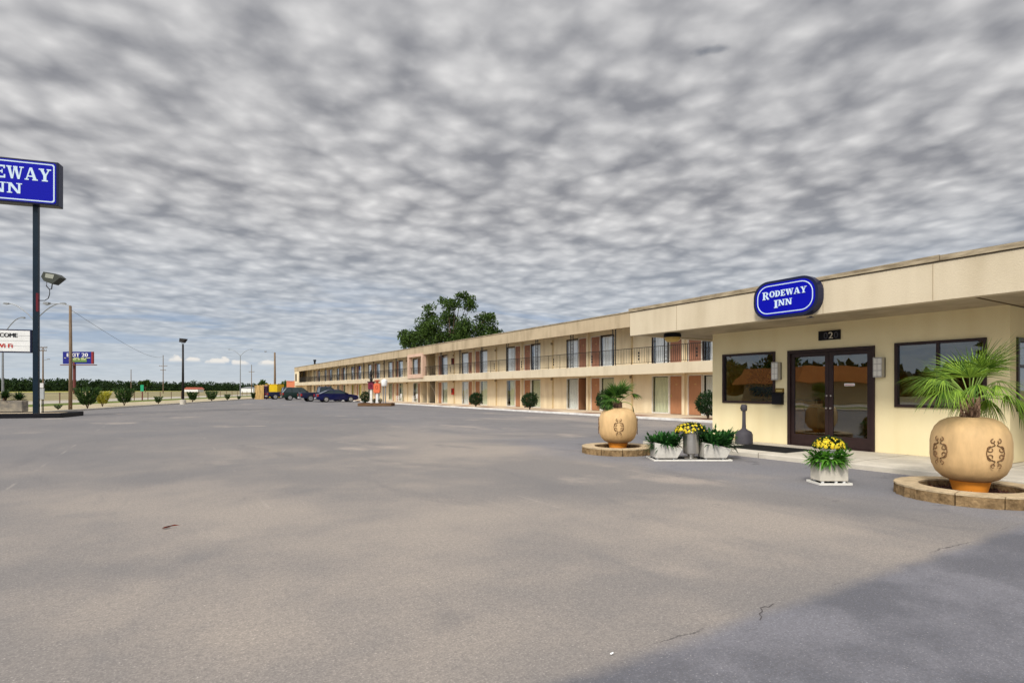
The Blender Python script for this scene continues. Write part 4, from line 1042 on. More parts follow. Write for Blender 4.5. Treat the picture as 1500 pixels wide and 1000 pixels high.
# chain-link fence along the verge
fe = thing('wire_fence', (*kq(0, 13.5), 0), math.atan2(KD.y, KD.x), 'low wire fence with brown posts along the far verge', 'fence'); N = 60; mb = MB(); m2 = MB()
for k in range(-6, 34): x = k*4.5; MB().box(x-.04, x+.04, -.04, .04, 0, 1.15).build('post', mat('fence_post', (.17, .10, .07), .9), fe)
for z in (.25, .5, .75, 1.0, 1.1): m2.box(-27, 150, -.008, .008, z-.006, z+.006)
m2.build('wire', M_steel, fe)
# wooden enclosure, dark bin, yellow container
def Wp(X_, Y_, z=0): return Vector((X_, Y_, z))
q = gp(380.5, 86); fe = thing('board_fence', q, YAW, 'tan vertical board fence panel at the far end of the lot', 'fence')
mb = MB()
for k in range(9): x = -.68+k*.152; mb.prism([(x-.07, 0), (x+.07, 0), (x+.07+.02*((k*3) % 4), 2.12+.03*(k % 3)), (x-.07+.02*((k*3) % 4), 2.12+.03*(k % 3))], -.02-.01*(k % 2), .02)
mb.build('boards', M_twood, fe); MB().box(-.7, .7, .021, .08, .4, .5).box(-.7, .7, .021, .08, 1.7, 1.8).build('rails', M_wood, fe)
q = gp(389.5, 86.5); vb = thing('steel_bin', q, YAW, 'dark purple-brown upright bin between the board fence and the yellow container', 'bin')
M_purp = mat('dark_purple', (.035, .012, .035), .6, .3, 3)
MB().box(-.36, .34, -.35, .35, .08, 1.95).build('body', M_purp, vb, bevel=.03); MB().box(-.4, .38, -.4, .4, 1.96, 2.2).build('lid', mat('bin_lid', (.30, .18, .14), .7), vb)
for s in (-.25, .25): MB().tube([(s, -.38, .06), (s, -.3, .06)], .06, 10).build('wheel', M_rubber, vb)
q = gp(402.5, 97); yc = thing('yellow_container', q, YAW, 'bright yellow steel container behind the parked pickups', 'container')
mb = MB(); w_, d_ = .98, 1.4
mb.box(-w_, w_, -d_, d_, .15, 2.3)
for k in range(11): x = -w_+.09+k*.165; mb.box(x, x+.08, -d_-.03, -d_, .25, 2.2)
mb.build('body', mat('yellow_steel', (.72, .50, .015), .5, .12, 2), yc); MB().box(-w_-.03, w_+.03, -d_-.04, d_+.04, 2.301, 2.4).build('top_rail', mat('yellow_rail', (.60, .38, .02), .5), yc)
MB().box(-w_, w_, -d_+.1, d_-.1, 0, .148).build('skid', M_black, yc)
# pale/orange low building far behind the motel end
q = gp(424, 190); hb = thing('orange_gabled_building', q, YAW, 'small orange building with a pale lower wall beyond the end of the motel', 'building')
MB().box(-3.2, 2.4, 0, 6, 0, 2.0).build('wall', M_ofasc, hb)
MB().prism([(-.9, 2.01), (-.9, 4.5), (-.5, 4.0), (1.0, 4.0), (1.6, 4.6), (2.4, 4.6), (2.4, 2.01)], -.2, 6.2).build('roof', mat('orange_roof', (.62, .20, .10), .7), hb)
q = gp(362, 330); wb = thing('white_shed', q, YAW, 'low white shed in front of the far treeline', 'shed')
MB().box(-3.5, 3.5, 0, 5, 0, 2.4).build('wall', M_white, wb); MB().prism([(-3.8, 2.41), (-.0, 3.4), (3.8, 2.41)], -.2, 5.2).build('roof', M_steel, wb)
q = gp(280, 420); wb = thing('red_roofed_house', q, YAW, 'distant pale house with a reddish roof right of the black floodlight post', 'house')
MB().box(-5, 5, 0, 8, 0, 1.9).build('wall', M_white, wb); MB().prism([(-5.6, 1.91), (-3.6, 3.4), (3.6, 3.4), (5.6, 1.91)], -.3, 8.3).build('roof', mat('red_roof', (.40, .12, .08), .8), wb)
# white chairs on the walk
ch0 = None
for k, (px, lab) in enumerate(((585, 'white plastic chair on the motel walk, left of the pink framed bay'), (608, 'white plastic chair on the motel walk, right below the pink framed bay'))):
    D = 23.2; a = (px-750)/FO; t_ = D/(a*CA+SA); c = thing('plastic_chair', (D, t_*(CA-a*SA), .1), 0, lab, 'chair', 'white chairs on the motel walk')
    MB().box(-.24, .24, -.25, .25, .40, .44).build('seat', M_white, c)
    mb = MB()
    for i in range(6): mb.box(.2, .235, -.24+i*.083, -.19+i*.083, .441, .80)
    mb.box(.2, .235, -.25, .25, .80, .88); mb.build('backrest', M_white, c)
    for s1 in (-1, 1):
        MB().box(-.24, .2, s1*.25-.025, s1*.25+.025, .62, .65).box(-.24, -.2, s1*.25-.02, s1*.25+.02, .44, .62).build('armrest', M_white, c)
        for s2 in (-1, 1): MB().box(s2*.21-.025, s2*.21+.025, s1*.22-.025, s1*.22+.025, 0, .40).build('leg', M_white, c)
a = (664-750)/FO; t_ = (WX-.06)/(a*CA+SA); ex = thing('extinguisher_cabinet', (WX, t_*(CA-a*SA), 1.25), 0, 'red fire extinguisher cabinet on the lower motel wall', 'cabinet', 'extinguisher cabinets on the motel wall')
MB().box(-.2, -.001, -.17, .17, -.28, .32).build('box', M_red, ex); MB().box(-.206, -.201, -.11, .11, -.1, .22).build('glass_front', M_dark, ex)
ex = thing('extinguisher_cabinet', (WX, t_*(CA-a*SA), 4.1), 0, 'dark red extinguisher cabinet on the upper motel wall behind the railing', 'cabinet', 'extinguisher cabinets on the motel wall')
MB().box(-.2, -.001, -.17, .17, -.28, .32).build('box', mat('maroon', (.12,.02,.02), .5), ex); MB().box(-.206, -.201, -.11, .11, -.1, .22).build('glass_front', M_dark, ex)

# ================================================================= ISLAND WITH THREE POST SIGNS
q = gp(551.5, 50); isl2 = thing('kerbed_island', q, YAW, 'low brown kerbed bed in front of the motel, right of the blue sedan', 'island')
MB().box(-1.47, 1.47, -.75, .75, 0, .26).build('kerb_edge', mat('brown_kerb', (.16, .09, .045), .9, .3, 3), isl2, bevel=.03); MB().box(-1.35, 1.35, -.62, .62, .261, .275).build('bed', M_soil, isl2)
u = 50/FO
def postthing(name, px, label, cat): return thing(name, gp(px, 50, .27), YAW, label, cat)
ZZ = lambda py: zt(py, 50)-.27
s1 = postthing('maroon_sign_box', 543.8, 'maroon box sign with a dark finial on a pale post in the kerbed bed', 'post sign')
MB().box(-.1, .1, -.1, .1, 0, ZZ(570)).build('post', M_trim, s1); M_mar = mat('maroon_paint', (.20, .025, .05), .5)
MB().box(-.24, .24, -.2, .2, ZZ(570), ZZ(560)).build('box', M_mar, s1, bevel=.02); MB().box(-.3, .3, -.26, .26, ZZ(560)+.002, ZZ(558.5)).build('cap', mat('maroon_dark', (.05,.01,.02), .5), s1)
MB().lathe([(.11, ZZ(558.4)), (.14, ZZ(555)), (.07, ZZ(552)), (.14, ZZ(548)), (.10, ZZ(544)), (.02, ZZ(541))], 12).build('finial', M_iron, s1)
mb = MB(); mb.tube([(.08*cos(a), -.21, ZZ(565)+.1*sin(a)) for a in [i*pi/8 for i in range(17)]], .018, 5, cap=False); mb.build('emblem', M_black, s1)
s2 = postthing('orange_sign_box', 552.4, 'orange rounded box sign on a white post in the kerbed bed', 'post sign')
M_or = mat('orange_paint', (.72, .16, .07), .5)
MB().box(-.1, .1, -.1, .1, 0, ZZ(576)).build('post', M_white, s2)
MB().prism([(a_, b_+(ZZ(575.5)+ZZ(561.5))/2) for a_, b_ in rrect(.56, ZZ(561.5)-ZZ(575.5), .14)], -.2, .2).build('box', M_or, s2, bevel=.02)
MB().lathe([(.11, ZZ(561.4)), (.12, ZZ(559)), (.26, ZZ(558)), (.26, ZZ(556.8)), (.05, ZZ(556))], 16).build('cap', mat('orange_dull', (.5, .17, .09), .6), s2)
mb = MB(); mb.tube([(.1*cos(a), -.21, ZZ(567)+.16*sin(a)) for a in [i*pi/8 for i in range(17)]], .014, 5, cap=False); mb.build('emblem', mat('emblem_rust', (.3,.05,.02), .6), s2)
s3 = postthing('white_drum_lamp', 563, 'white drum-shaped lamp on a grey metal post in the kerbed bed', 'lamp')
MB().box(-.14, -.06, -.05, .05, 0, ZZ(565.5)).box(.06, .14, -.05, .05, 0, ZZ(565.5)).build('post', M_steel, s3)
MB().lathe([(.22, ZZ(565.4)), (.26, ZZ(564)), (.27, ZZ(558)), (.24, ZZ(556.5)), (.06, ZZ(555))], 18).build('drum', M_white, s3, smooth='angle')
b_ = bush(gp(535, 50.3, .27), .38, 'dark bush at the left end of the kerbed bed', n=700, stem=.05, sq=1.25, seed=9, L=.12, W=.06)
bush(gp(548, 50.2, .27), .14, 'tiny dark bush between the maroon and the orange post sign', n=220, stem=.03, sq=1.2, seed=10, L=.07, W=.03)
bush(gp(557, 50.2, .27), .15, 'tiny dark bush right of the orange post sign', n=220, stem=.03, sq=1.2, seed=12, L=.07, W=.03)

# ================================================================= VEHICLES (nose along local +x)
def paint(name, col): return mat(name, col, .35, metal=.0, coat=.35)
def vehicle(name, loc, label, cat, col, body, glassp, roof, W, wheels, R, kind, tail=(.35, .02, .02)):
    t = thing(name, loc, 0, label, cat, 'vehicles parked nose-in at the motel'); M = paint(name+'_paint', col); hw = W/2
    # lower body: profile with rounded shoulders
    zc_ = sum(p[1] for p in body)/len(body); xc_ = sum(p[0] for p in body)/len(body)
    lay = [(-hw, .93), (-hw+.05, .985), (-hw+.13, 1.0), (hw-.13, 1.0), (hw-.05, .985), (hw, .93)]; n = len(body); pts = []
    for y, k in lay: pts += [(xc_+(x-xc_)*(.5+.5*k), y, zc_+(z-zc_)*k) for x, z in body]
    fs = [tuple(range(n)), tuple(range(len(pts)-1, len(pts)-n-1, -1))]
    for i in range(len(lay)-1):
        for j in range(n): fs.append((i*n+j, (i+1)*n+j, (i+1)*n+(j+1) % n, i*n+(j+1) % n))
    MB().poly(pts, fs).build('body', M, t, smooth='angle')
    # greenhouse: glass block with painted roof and pillars
    (xa, za), (xb, zb_), (xc, zcc), (xd, zd_) = glassp       # rear base, rear top, front top, front base
    def G(e, dz=0, inset=.17):
        return [(xa-e, -hw+.08-e, za), (xb, -hw+inset-e, zb_+dz), (xc, -hw+inset-e, zcc+dz), (xd+e, -hw+.08-e, zd_), (xa-e, hw-.08+e, za), (xb, hw-inset+e, zb_+dz), (xc, hw-inset+e, zcc+dz), (xd+e, hw-.08+e, zd_)]
    gp_ = G(0); MB().poly(gp_, [(0,1,2,3), (4,7,6,5), (0,4,5,1), (1,5,6,2), (2,6,7,3)]).build('windows', mat('car_glass', (.02, .035, .04), .05, coat=.5, spec=.5), t)
    pl_ = MB()
    for s in (0, 4):
        sg = -1 if s == 0 else 1
        for a, b in ((0, 1), (3, 2)): p, q_ = Vector(gp_[s+a]), Vector(gp_[s+b]); off = Vector((0, sg*.004, 0)); pl_.bar(p+off, q_+off, .075, .05)
        for k in kind: 
            p = Vector(gp_[s]).lerp(Vector(gp_[s+3]), k); q_ = Vector(gp_[s+1]).lerp(Vector(gp_[s+2]), min(max((k-.12)/.76, 0), 1)); off = Vector((0, sg*.006, 0)); pl_.bar(p+off, q_+off, .06, .04)
    pl_.build('pillars', M, t)
    rf_ = [(xb-.06, -hw+.15, zb_), (xc+.06, -hw+.15, zcc), (xc+.06, hw-.15, zcc), (xb-.06, hw-.15, zb_), (xb+.1, -hw+.26, roof), (xc-.14, -hw+.26, roof), (xc-.14, hw-.26, roof), (xb+.1, hw-.26, roof)]
    MB().poly(rf_, [(0,3,2,1), (4,5,6,7), (0,1,5,4), (1,2,6,5), (2,3,7,6), (3,0,4,7)]).build('roof_panel', M, t, smooth='angle')
    for wx in wheels:
        for s in (-1, 1):
            y = s*(hw-.1)
            w = MB(); w.tube([(wx, y-.11, R), (wx, y+.125 if s > 0 else y+.11, R)] if s > 0 else [(wx, y-.125, R), (wx, y+.11, R)], R, 20); wo = w.build('wheel', M_rubber, t)
            r = MB(); e = hw+.03; r.tube([(wx, s*(e-.01), R), (wx, s*(e+.006), R)], R*.62, 16)
            r.build('rim', mat('alloy', (.62,.62,.62), .3, metal=.7), wo)
            sp__ = MB()
            for k in range(5): a = k*2*pi/5+.3; sp__.bar((wx+cos(a)*R*.1, s*(e+.008), R+sin(a)*R*.1), (wx+cos(a)*R*.55, s*(e+.008), R+sin(a)*R*.55), .05, .01)
            sp__.tube([(wx+cos(a)*R*1.14, s*(hw-.052), R+sin(a)*R*1.14) for a in [i*pi/10 for i in range(11)]], .045, 5)
            sp__.build('arch_trim', M_black, t)
    xr = min(p[0] for p in body); xf = max(p[0] for p in body)
    zt_ = glassp[0][1] if 'pickup' not in name else glassp[0][1]-.12
    for s in (-1, 1):
        MB().box(xr-.025, xr+.22, s*(hw-.12)-.10, s*(hw-.12)+.135 if s > 0 else s*(hw-.12)+.10, zt_-.34, zt_-.06).box(xr-.02, xr+.14, s*(hw-.06)-.07, s*(hw-.06)+.07, zt_-.32, zt_-.08).build('tail_light', mat('tail_red', tail, .25, coat=.5), t)
        MB().box(xf-.22, xf+.0, s*(hw-.15)-.1, s*(hw-.15)+.1, .60, .76).build('headlight', mat('headlight', (.6,.6,.6), .2), t)
        MB().box(xd-.45, xd-.25, s*(hw+.04)-.07, s*(hw+.04)+.07, zd_, zd_+.14).build('mirror', M_black, t)
    MB().box(xr-.06, xr+.05, -hw+.08, hw-.08, .38, .56).build('bumper', mat('bumper_grey', (.30,.30,.32), .4, metal=.4) if 'pickup' in name else M, t, bevel=.02)
    MB().box(xr-.066, xr-.061, -.26, .26, .44, .54).build('number_plate', M_white, t)
    dn = MB()
    for k in kind: x = xa+(xd-xa)*k; dn.box(x-.006, x+.006, -hw-.002, hw+.002, .42, za-.02)
    dn.build('door_seam', M_black, t); return t
sed_b = [(-2.35, .35), (-2.4, .62), (-2.34, .92), (-2.1, 1.0), (-1.5, 1.02), (.9, .98), (1.5, .92), (2.15, .80), (2.34, .62), (2.32, .35), (2.0, .24), (-2.0, .24)]
vehicle('sedan', (17.55, 67.2, 0), 'blue sedan parked nose-in at the motel, nearest of the row', 'car', (.002, .004, .05), sed_b, [(-2.0, .99), (-1.05, 1.40), (.15, 1.42), (1.15, .96)], 1.47, 1.80, (-1.42, 1.38), .33, (.47,))
pk_b = [(-2.8, .48), (-2.85, .7), (-2.8, 1.12), (-.6, 1.12), (-.55, 1.14), (.9, 1.14), (2.2, 1.08), (2.65, .95), (2.72, .6), (2.7, .42), (2.3, .36), (-2.4, .4)]
vehicle('pickup', (17.1, 71.7, 0), 'dark navy pickup truck parked next to the blue sedan', 'pickup truck', (.006, .010, .035), pk_b, [(-.62, 1.13), (-.5, 1.74), (.75, 1.76), (1.45, 1.12)], 1.83, 1.92, (-1.72, 1.72), .40, (.5,), (.5, .05, .08))
suv_b = [(-2.3, .42), (-2.36, .7), (-2.3, 1.06), (-2.2, 1.1), (.9, 1.08), (1.6, 1.04), (2.2, .92), (2.36, .65), (2.3, .4), (2.0, .32), (-2.0, .34)]
vehicle('estate_car', (16.4, 82.3, 0), 'dark green estate car parked between the two pickup trucks', 'car', (.008, .022, .018), suv_b, [(-2.24, 1.09), (-1.75, 1.66), (.3, 1.68), (1.1, 1.07)], 1.77, 1.86, (-1.42, 1.42), .37, (.33, .66), (.45, .12, .08))
vehicle('pickup', (16.4, 92, 0), 'black pickup truck farthest along the row, beside the board fence', 'pickup truck', (.010, .012, .018), pk_b, [(-.62, 1.13), (-.5, 1.74), (.75, 1.76), (1.45, 1.12)], 1.83, 1.92, (-1.72, 1.72), .40, (.5,), (.3, .05, .04))

# ================================================================= TREES
random.seed(3)
t = 92; bt = thing('large_tree', gp(662, t), YAW, 'large dark broad-crowned tree standing behind the motel roof', 'tree'); u = t/FO
lobes = [(600,504,13,-.5), (625,498,18,-.8), (640,503,18,-.5), (662,498,18,-.9), (676,494,18,-.8), (715,494,14,-.5), (630,490,14,.8), (607,486,17,1), (592,492,8,0), (622,474,16,.7), (632,458,12,-.5), (614,494,16,-.6), (640,482,20,-1), (652,462,17,.6), (655,443,12,.2), (668,452,16,-.6), (684,440,12,.5), (676,434,8,-.3), (690,450,10,-.3), (664,474,20,.9), (684,478,18,-.8), (705,470,12,.4), (716,466,12,-.4), (722,480,12,.5), (708,486,15,-.3), (728,488,7,0), (690,496,22,.2), (650,500,22,.5), (612,505,14,0), (700,505,20,0), (597,500,9,.3)]
mb = MB(); br = MB()
for (px, py, r, d) in lobes:
    c = Vector(((px-662)*u, d*2.6, zt(py, t))); R = r*u*1.02
    for j in range(max(4, int(r*.75))):
        v = rv(); cc = c+v*R*.78; clump(mb, cc, R*.30+.25, int(55+R*14), .34, .2, .2, .75)
    br.tube(bez((0, 0, 6.5), (c.x*.4, c.y*.4, (6.5+c.z)/2+.5), c, 6), [.2, .16, .12, .09, .06, .04, .02], 6)
mb.build('crown', leafmat('big_tree_leaf', (.010, .028, .006), (.10, .17, .03)), bt); br.build('limbs', M_bark, bt)
MB().tube([(0,0,0), (.1,0,3.5), (0,0,6.8)], [.6, .48, .36], 12).build('trunk', M_bark, bt)
def tree(loc, h, r, label, m=L_tree, seed=1, n=14, L=.5, flat=.8, cb=.35, group='trees beyond the road', lf_n=130):
    random.seed(seed); t = thing('tree', loc, 0, label, 'tree', group); mb = MB(); br = MB()
    for k in range(n):
        v = rv(); c = Vector((v.x*r*.75, v.y*r*.75, h*cb+(h*(1-cb))*(.5+.42*v.z)))
        clump(mb, c, r*.42, lf_n, L, L*.55, .25, flat); br.tube([(0,0,h*cb*.8), c*.6+Vector((0,0,h*.12)), c], [h*.012, h*.008, h*.003], 5)
    mb.build('crown', m, t); br.build('limbs', M_bark, t); MB().tube([(0,0,0), (0,0,h*cb)], [h*.022, h*.015], 8).build('trunk', M_bark, t); return t
tree(gp(213, 300), 7.0, 2.6, 'small broken-crowned tree standing above the treeline left of the black floodlight post', seed=5, L=.8, n=9)
tree(gp(386, 230), 5.6, 2.2, 'round dark tree above the board fence', seed=6, L=.7, cb=.2)
tree(gp(417, 230), 4.6, 2.4, 'low dark tree between the yellow container and the orange building', seed=7, L=.7, cb=.2)
# far treeline: one mass
random.seed(8)
wd = MB()
for px in range(-260, 470, 4):
    tt = 470 + max(0, px)*1.2 + random.uniform(-12, 12); topy = 557.0 + 3.5*min(max((px-110)/110, 0), 1) + 5*min(max((px-300)/150, 0), 1)
    hh = zt(topy, tt)*(1 + .10*sin(px*.31+1.2*sin(px*.11)) + .07*sin(px*.83+2))*random.uniform(.93, 1.05); c = gp(px+random.uniform(-2, 2), tt)
    for k in range(30):
        z = random.random()**.8; rr = 4.6*tt/330*(1-.45*z)
        p = c+Vector((random.uniform(-1,1)*rr, random.uniform(-1,1)*rr, .3+(hh-.9)*z))
        for j in range(5):
            q = p+rv()*1.5; leaf(wd, q, (rv()+Vector((0,0,.5))).normalized(), rv().normalized(), 2.1, 1.3)
tag(wd.build('distant_woods', L_wood), 'dark band of woods along the horizon beyond the field', 'woods', kind='stuff')
# a rough hedge of darker growth inside the woods so that no light shows through the stems
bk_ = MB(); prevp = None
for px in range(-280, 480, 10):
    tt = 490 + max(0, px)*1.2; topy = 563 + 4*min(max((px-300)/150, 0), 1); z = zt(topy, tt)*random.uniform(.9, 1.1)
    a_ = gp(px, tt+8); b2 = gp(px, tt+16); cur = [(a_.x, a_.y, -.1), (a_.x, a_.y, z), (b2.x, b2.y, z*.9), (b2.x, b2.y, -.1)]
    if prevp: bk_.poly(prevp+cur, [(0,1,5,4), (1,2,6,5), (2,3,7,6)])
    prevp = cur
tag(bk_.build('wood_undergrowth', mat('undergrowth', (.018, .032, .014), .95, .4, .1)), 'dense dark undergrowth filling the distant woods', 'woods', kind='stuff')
random.seed(9); wd = MB()
for k in range(90):
    c = Vector((-105+random.uniform(-6, 6), -70+k*3.4, 0)); hh = random.uniform(3.5, 6)
    for j in range(40):
        z = random.random()**.8; p = c+Vector((random.uniform(-3,3), random.uniform(-3,3), .3+hh*z))
        for q_ in range(3): leaf(wd, p+rv()*1.2, rv().normalized(), rv().normalized(), 2.6, 1.9)
tag(wd.build('roadside_woods', L_wood), 'dark woods across the road, seen only as a reflection in the office glass', 'woods', kind='stuff')
# across the road, out of frame: what the office glass mirrors
tree((-46, 22, 0), 6.5, 3.2, 'broad tree across the road, mirrored in the wide office window', seed=41, L=.6, n=22, lf_n=150)
tree((-50, 49, 0), 8, 3.0, 'tall tree across the road, mirrored in the right glass door', seed=42, L=.6, n=22, lf_n=150)
tree((-58, 66, 0), 7, 4.0, 'broad tree across the road, mirrored in the left glass door', seed=43, L=.6, n=22, lf_n=150)
tree((-42, 8, 0), 6, 3.0, 'rounded tree across the road, mirrored at the right of the wide window', seed=44, L=.6, n=18, lf_n=150)
rs = thing('roadside_diner', (-40, 39, 0), .2, 'low tan diner with an orange fascia across the road, mirrored in the door glass', 'building')
MB().box(-6, 6, -4, 4, 0, 2.2).build('wall', mat('diner_wall', (.5,.38,.22), .8), rs)
MB().prism([(-6.6, 2.21), (6.6, 2.21), (5.4, 4.0), (-5.4, 4.0)], -4.8, 4.8).build('fascia', mat('diner_orange', (.62,.22,.06), .6), rs); MB().box(6.0, 6.05, -3, 3, .6, 1.9).build('shop_window', mat('car_glass', (.03,.05,.055), .05), rs)

# ================================================================= WORLD
SUN_EL, SUN_DIR = radians(42), Vector((.80, .48, 0)).normalized()     # light travels towards +x,+y (towards the facades)
w = bpy.data.worlds.new('World'); scene.world = w; w.use_nodes = True; nt = w.node_tree; nt.nodes.clear(); L = nt.links.new
out = nn(nt, 'ShaderNodeOutputWorld'); bg = nn(nt, 'ShaderNodeBackground'); L(bg.outputs[0], out.inputs[0])
sky = nn(nt, 'ShaderNodeTexSky', sky_type='NISHITA'); sky.sun_disc = False; sky.sun_elevation = SUN_EL
sky.sun_rotation = math.atan2(-SUN_DIR.x, -SUN_DIR.y) % (2*pi)
def mth(op, x, y=None, z=None):
    n = nn(nt, 'ShaderNodeMath', operation=op)
    for i, v in enumerate((x, y, z)):
        if v is None: continue
        if isinstance(v, (int, float)): n.inputs[i].default_value = v
        else: L(v, n.inputs[i])
    return n.outputs[0]
def mrg(x, a, b_, c=0, d=1, sm=True):
    n = nn(nt, 'ShaderNodeMapRange'); n.interpolation_type = 'SMOOTHSTEP' if sm else 'LINEAR'
    for i, v in enumerate((a, b_, c, d)): n.inputs[i+1].default_value = v
    L(x, n.inputs[0]); return n.outputs[0]
def mixc(f, a, b_):
    n = nn(nt, 'ShaderNodeMix', data_type='RGBA')
    for i, v in ((0, f), (6, a), (7, b_)):
        if isinstance(v, (int, float)): n.inputs[i].default_value = v
        elif isinstance(v, tuple): n.inputs[i].default_value = (*v, 1)
        else: L(v, n.inputs[i])
    return n.outputs[2]
tc = nn(nt, 'ShaderNodeTexCoord'); sp = nn(nt, 'ShaderNodeSeparateXYZ'); L(tc.outputs['Generated'], sp.inputs[0])
X, Y, Z = sp.outputs
zz = mth('ADD', mth('MAXIMUM', Z, 0.0), .10)
cx_ = nn(nt, 'ShaderNodeCombineXYZ'); L(mth('DIVIDE', X, zz), cx_.inputs[0]); L(mth('DIVIDE', Y, zz), cx_.inputs[1])
def cloudn(scale, det, rough, off=0, dist=0, sc=(1,1,1)):
    mp = nn(nt, 'ShaderNodeMapping'); mp.inputs['Location'].default_value = (off, off*.7, off*.3); mp.inputs['Scale'].default_value = sc
    mp.inputs['Rotation'].default_value = (0, 0, .5); L(cx_.outputs[0], mp.inputs['Vector'])
    n = nn(nt, 'ShaderNodeTexNoise'); n.inputs['Scale'].default_value = scale; n.inputs['Detail'].default_value = det; n.inputs['Roughness'].default_value = rough; n.inputs['Distortion'].default_value = dist
    L(mp.outputs[0], n.inputs['Vector']); return n.outputs['Fac']
def vorc(scale, warp, smooth):
    nz = nn(nt, 'ShaderNodeTexNoise'); nz.inputs['Scale'].default_value = scale*.55; nz.inputs['Detail'].default_value = 4; L(cx_.outputs[0], nz.inputs['Vector'])
    va = nn(nt, 'ShaderNodeVectorMath', operation='MULTIPLY_ADD'); va.inputs[1].default_value = (warp, warp, 0); L(nz.outputs['Color'], va.inputs[0]); L(cx_.outputs[0], va.inputs[2])
    v = nn(nt, 'ShaderNodeTexVoronoi', feature='SMOOTH_F1', voronoi_dimensions='2D'); v.inputs['Scale'].default_value = scale; v.inputs['Smoothness'].default_value = smooth
    L(va.outputs[0], v.inputs['Vector']); return mrg(v.outputs['Distance'], .05, .72, 1, 0, False)
cells = vorc(6.2, .22, .75); cells2 = vorc(12.5, .12, .7); mid = cloudn(4.6, 4, .52, 3.1, 0, (1, .9, 1)); big = cloudn(1.3, 3, .5, 8.4, .2); fine = cloudn(19, 3, .55, 1.3)
dens = mth('ADD', mth('ADD', mth('MULTIPLY', cells, .25), mth('MULTIPLY', cells2, .13)), mth('ADD', mth('ADD', mth('MULTIPLY', mid, .34), mth('MULTIPLY', big, .26)), mth('MULTIPLY', fine, .10)))
lum = mrg(dens, .34, .82, 0, 1, False)
lowf = mrg(Z, .05, .32, 0, 1)
dark = mixc(lowf, (.36, .41, .48), (.27, .275, .30)); light = mixc(lowf, (.66, .70, .75), (.80, .79, .785))
cloud = mixc(lum, dark, light)
skyc = nn(nt, 'ShaderNodeVectorMath', operation='SCALE'); L(sky.outputs[0], skyc.inputs[0]); skyc.inputs[3].default_value = .035
gap = None
for px, py, wx, wy in ((1046, 72, 22, 7),):
    d = cw((px-750)/FO, 1, (571-py)/FO).normalized(); dx_ = Vector((d.y, -d.x, 0)).normalized(); dy_ = dx_.cross(d)
    def dotn(v):
        n = nn(nt, 'ShaderNodeVectorMath', operation='DOT_PRODUCT'); L(tc.outputs['Generated'], n.inputs[0]); n.inputs[1].default_value = v; return n.outputs['Value']
    k = FO*1.25
    e = mth('ADD', mth('POWER', mth('MULTIPLY', dotn(dx_), k/wx), 2.0), mth('POWER', mth('MULTIPLY', dotn(dy_), k/wy), 2.0))
    g_ = mth('SUBTRACT', mth('SUBTRACT', 1.0, e), mth('MULTIPLY', mth('SUBTRACT', dens, .52), 14.0))
    g_ = mth('MULTIPLY', mrg(g_, -.6, 2.4, 0, .8), mrg(dotn(d), .9, .95)); gap = g_ if gap is None else mth('MAXIMUM', gap, g_)
col = mixc(gap, cloud, skyc.outputs[0])
# bluish breaks low in the sky and a paler horizon
brk = mth('MULTIPLY', mrg(cloudn(.9, 4, .6, 15, .4, (.7, 1.6, 1)), .50, .64), mrg(Z, .22, .07, 0, .65))
col = mixc(brk, col, (.24, .36, .55))
col = mixc(mrg(Z, .13, .0, 0, .85), col, (.56, .62, .67))
col = mixc(mrg(Z, .025, .0, 0, .7), col, (.66, .68, .68))
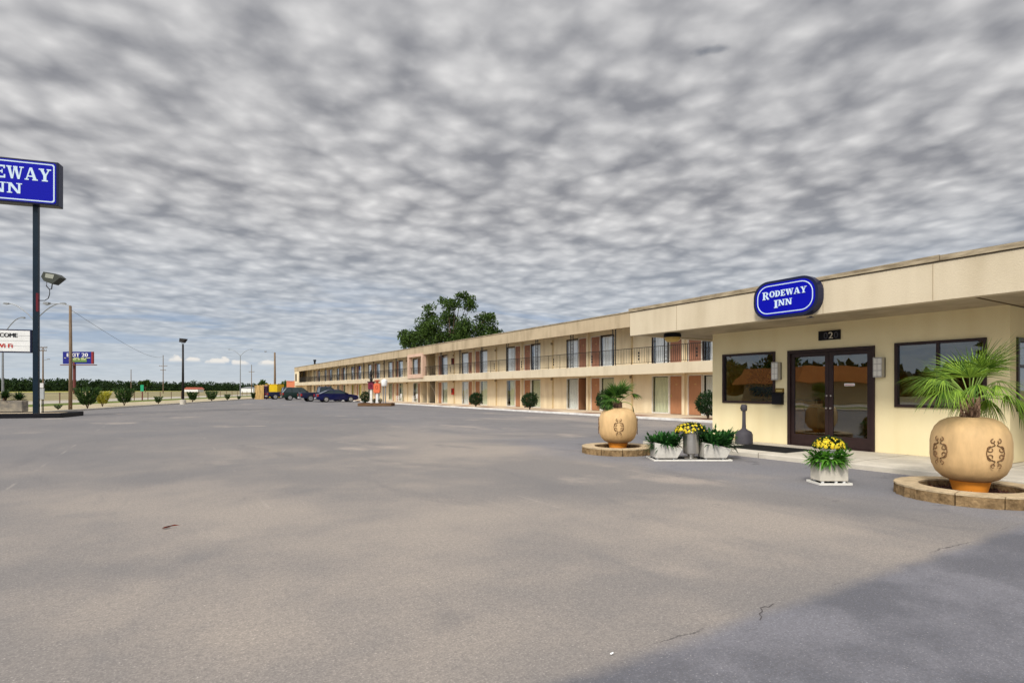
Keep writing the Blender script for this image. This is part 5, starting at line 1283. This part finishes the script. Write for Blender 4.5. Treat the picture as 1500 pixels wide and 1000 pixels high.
# small bright cumulus heads low over the fields
az = mth('ARCTAN2', X, Y)
cz = nn(nt, 'ShaderNodeCombineXYZ'); L(mth('MULTIPLY', az, 95), cz.inputs[0]); L(mth('MULTIPLY', Z, 160), cz.inputs[1])
cn = nn(nt, 'ShaderNodeTexNoise'); cn.inputs['Scale'].default_value = 1.0; cn.inputs['Detail'].default_value = 4; cn.inputs['Roughness'].default_value = .5; L(cz.outputs[0], cn.inputs['Vector'])
rag = mth('MULTIPLY', mth('SUBTRACT', cn.outputs['Fac'], .5), .03)
puff = None
for px, w_, y0, y1 in ((257, 11, 529, 519.5), (283, 12, 529, 522), (318, 17, 532, 524), (329, 8, 531, 521.5), (351, 14, 534, 526), (393, 15, 534, 527)):
    d = cw((px-750)/FO, 1, (571-y0)/FO); azc = math.atan2(d.x, d.y); dn_ = Vector((d.x, d.y, d.z)).length
    zb2 = ((571-y0)/FO)/dn_; ztop = ((571-y1)/FO)/dn_; wz = (w_/FO)/dn_/dn_*1.0
    e1 = mth('POWER', mth('DIVIDE', mth('SUBTRACT', az, azc), wz), 2.0)
    e2 = mth('POWER', mth('DIVIDE', mth('MAXIMUM', mth('SUBTRACT', Z, zb2), 0.0), ztop-zb2), 2.0)
    e = mth('SUBTRACT', 1.0, mth('ADD', e1, e2)); e = mth('ADD', e, mth('MULTIPLY', rag, 75))
    m_ = mth('MULTIPLY', mth('MULTIPLY', mrg(e, -.1, .6), .92), mrg(Z, zb2-.0022, zb2+.0035))
    puff = m_ if puff is None else mth('MAXIMUM', puff, m_)
col = mixc(puff, col, (.88, .84, .78))
# unseen overcast sky overhead and round the hidden sun, brightened to light the scene
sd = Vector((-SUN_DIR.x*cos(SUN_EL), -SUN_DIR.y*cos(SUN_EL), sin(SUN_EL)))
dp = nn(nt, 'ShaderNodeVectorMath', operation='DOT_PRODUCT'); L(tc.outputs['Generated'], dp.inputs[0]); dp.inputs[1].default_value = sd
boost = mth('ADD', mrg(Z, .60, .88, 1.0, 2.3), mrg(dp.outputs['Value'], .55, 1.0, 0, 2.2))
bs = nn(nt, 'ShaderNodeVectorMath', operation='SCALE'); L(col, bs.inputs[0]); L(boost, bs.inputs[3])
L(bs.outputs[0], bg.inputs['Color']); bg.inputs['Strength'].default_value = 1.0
# sun through thin cloud
sl_ = bpy.data.lights.new('sun', 'SUN'); sl_.energy = 2.6; sl_.angle = radians(10); sl_.color = (1, .95, .86)
so = bpy.data.objects.new('sun', sl_); C0.objects.link(so); so.rotation_euler = (-sd).to_track_quat('-Z', 'Y').to_euler()
# ================================================================= CAMERA
cam = bpy.data.cameras.new('camera'); co = bpy.data.objects.new('camera', cam); C0.objects.link(co); scene.camera = co
co.location = (0, 0, HC); co.rotation_euler = (radians(90), 0, YAW); cam.sensor_width = 36; cam.lens = 36*FO/1500; cam.shift_y = 71/1500
cam.clip_end = 6000; cam.clip_start = .05
scene.view_settings.view_transform = 'Standard'; scene.view_settings.look = 'None'; scene.view_settings.exposure = 0; scene.view_settings.gamma = 1
scene.render.resolution_x = 1024; scene.render.resolution_y = 682
scene.render.engine = 'CYCLES'; scene.cycles.max_bounces = 8; scene.cycles.transparent_max_bounces = 16
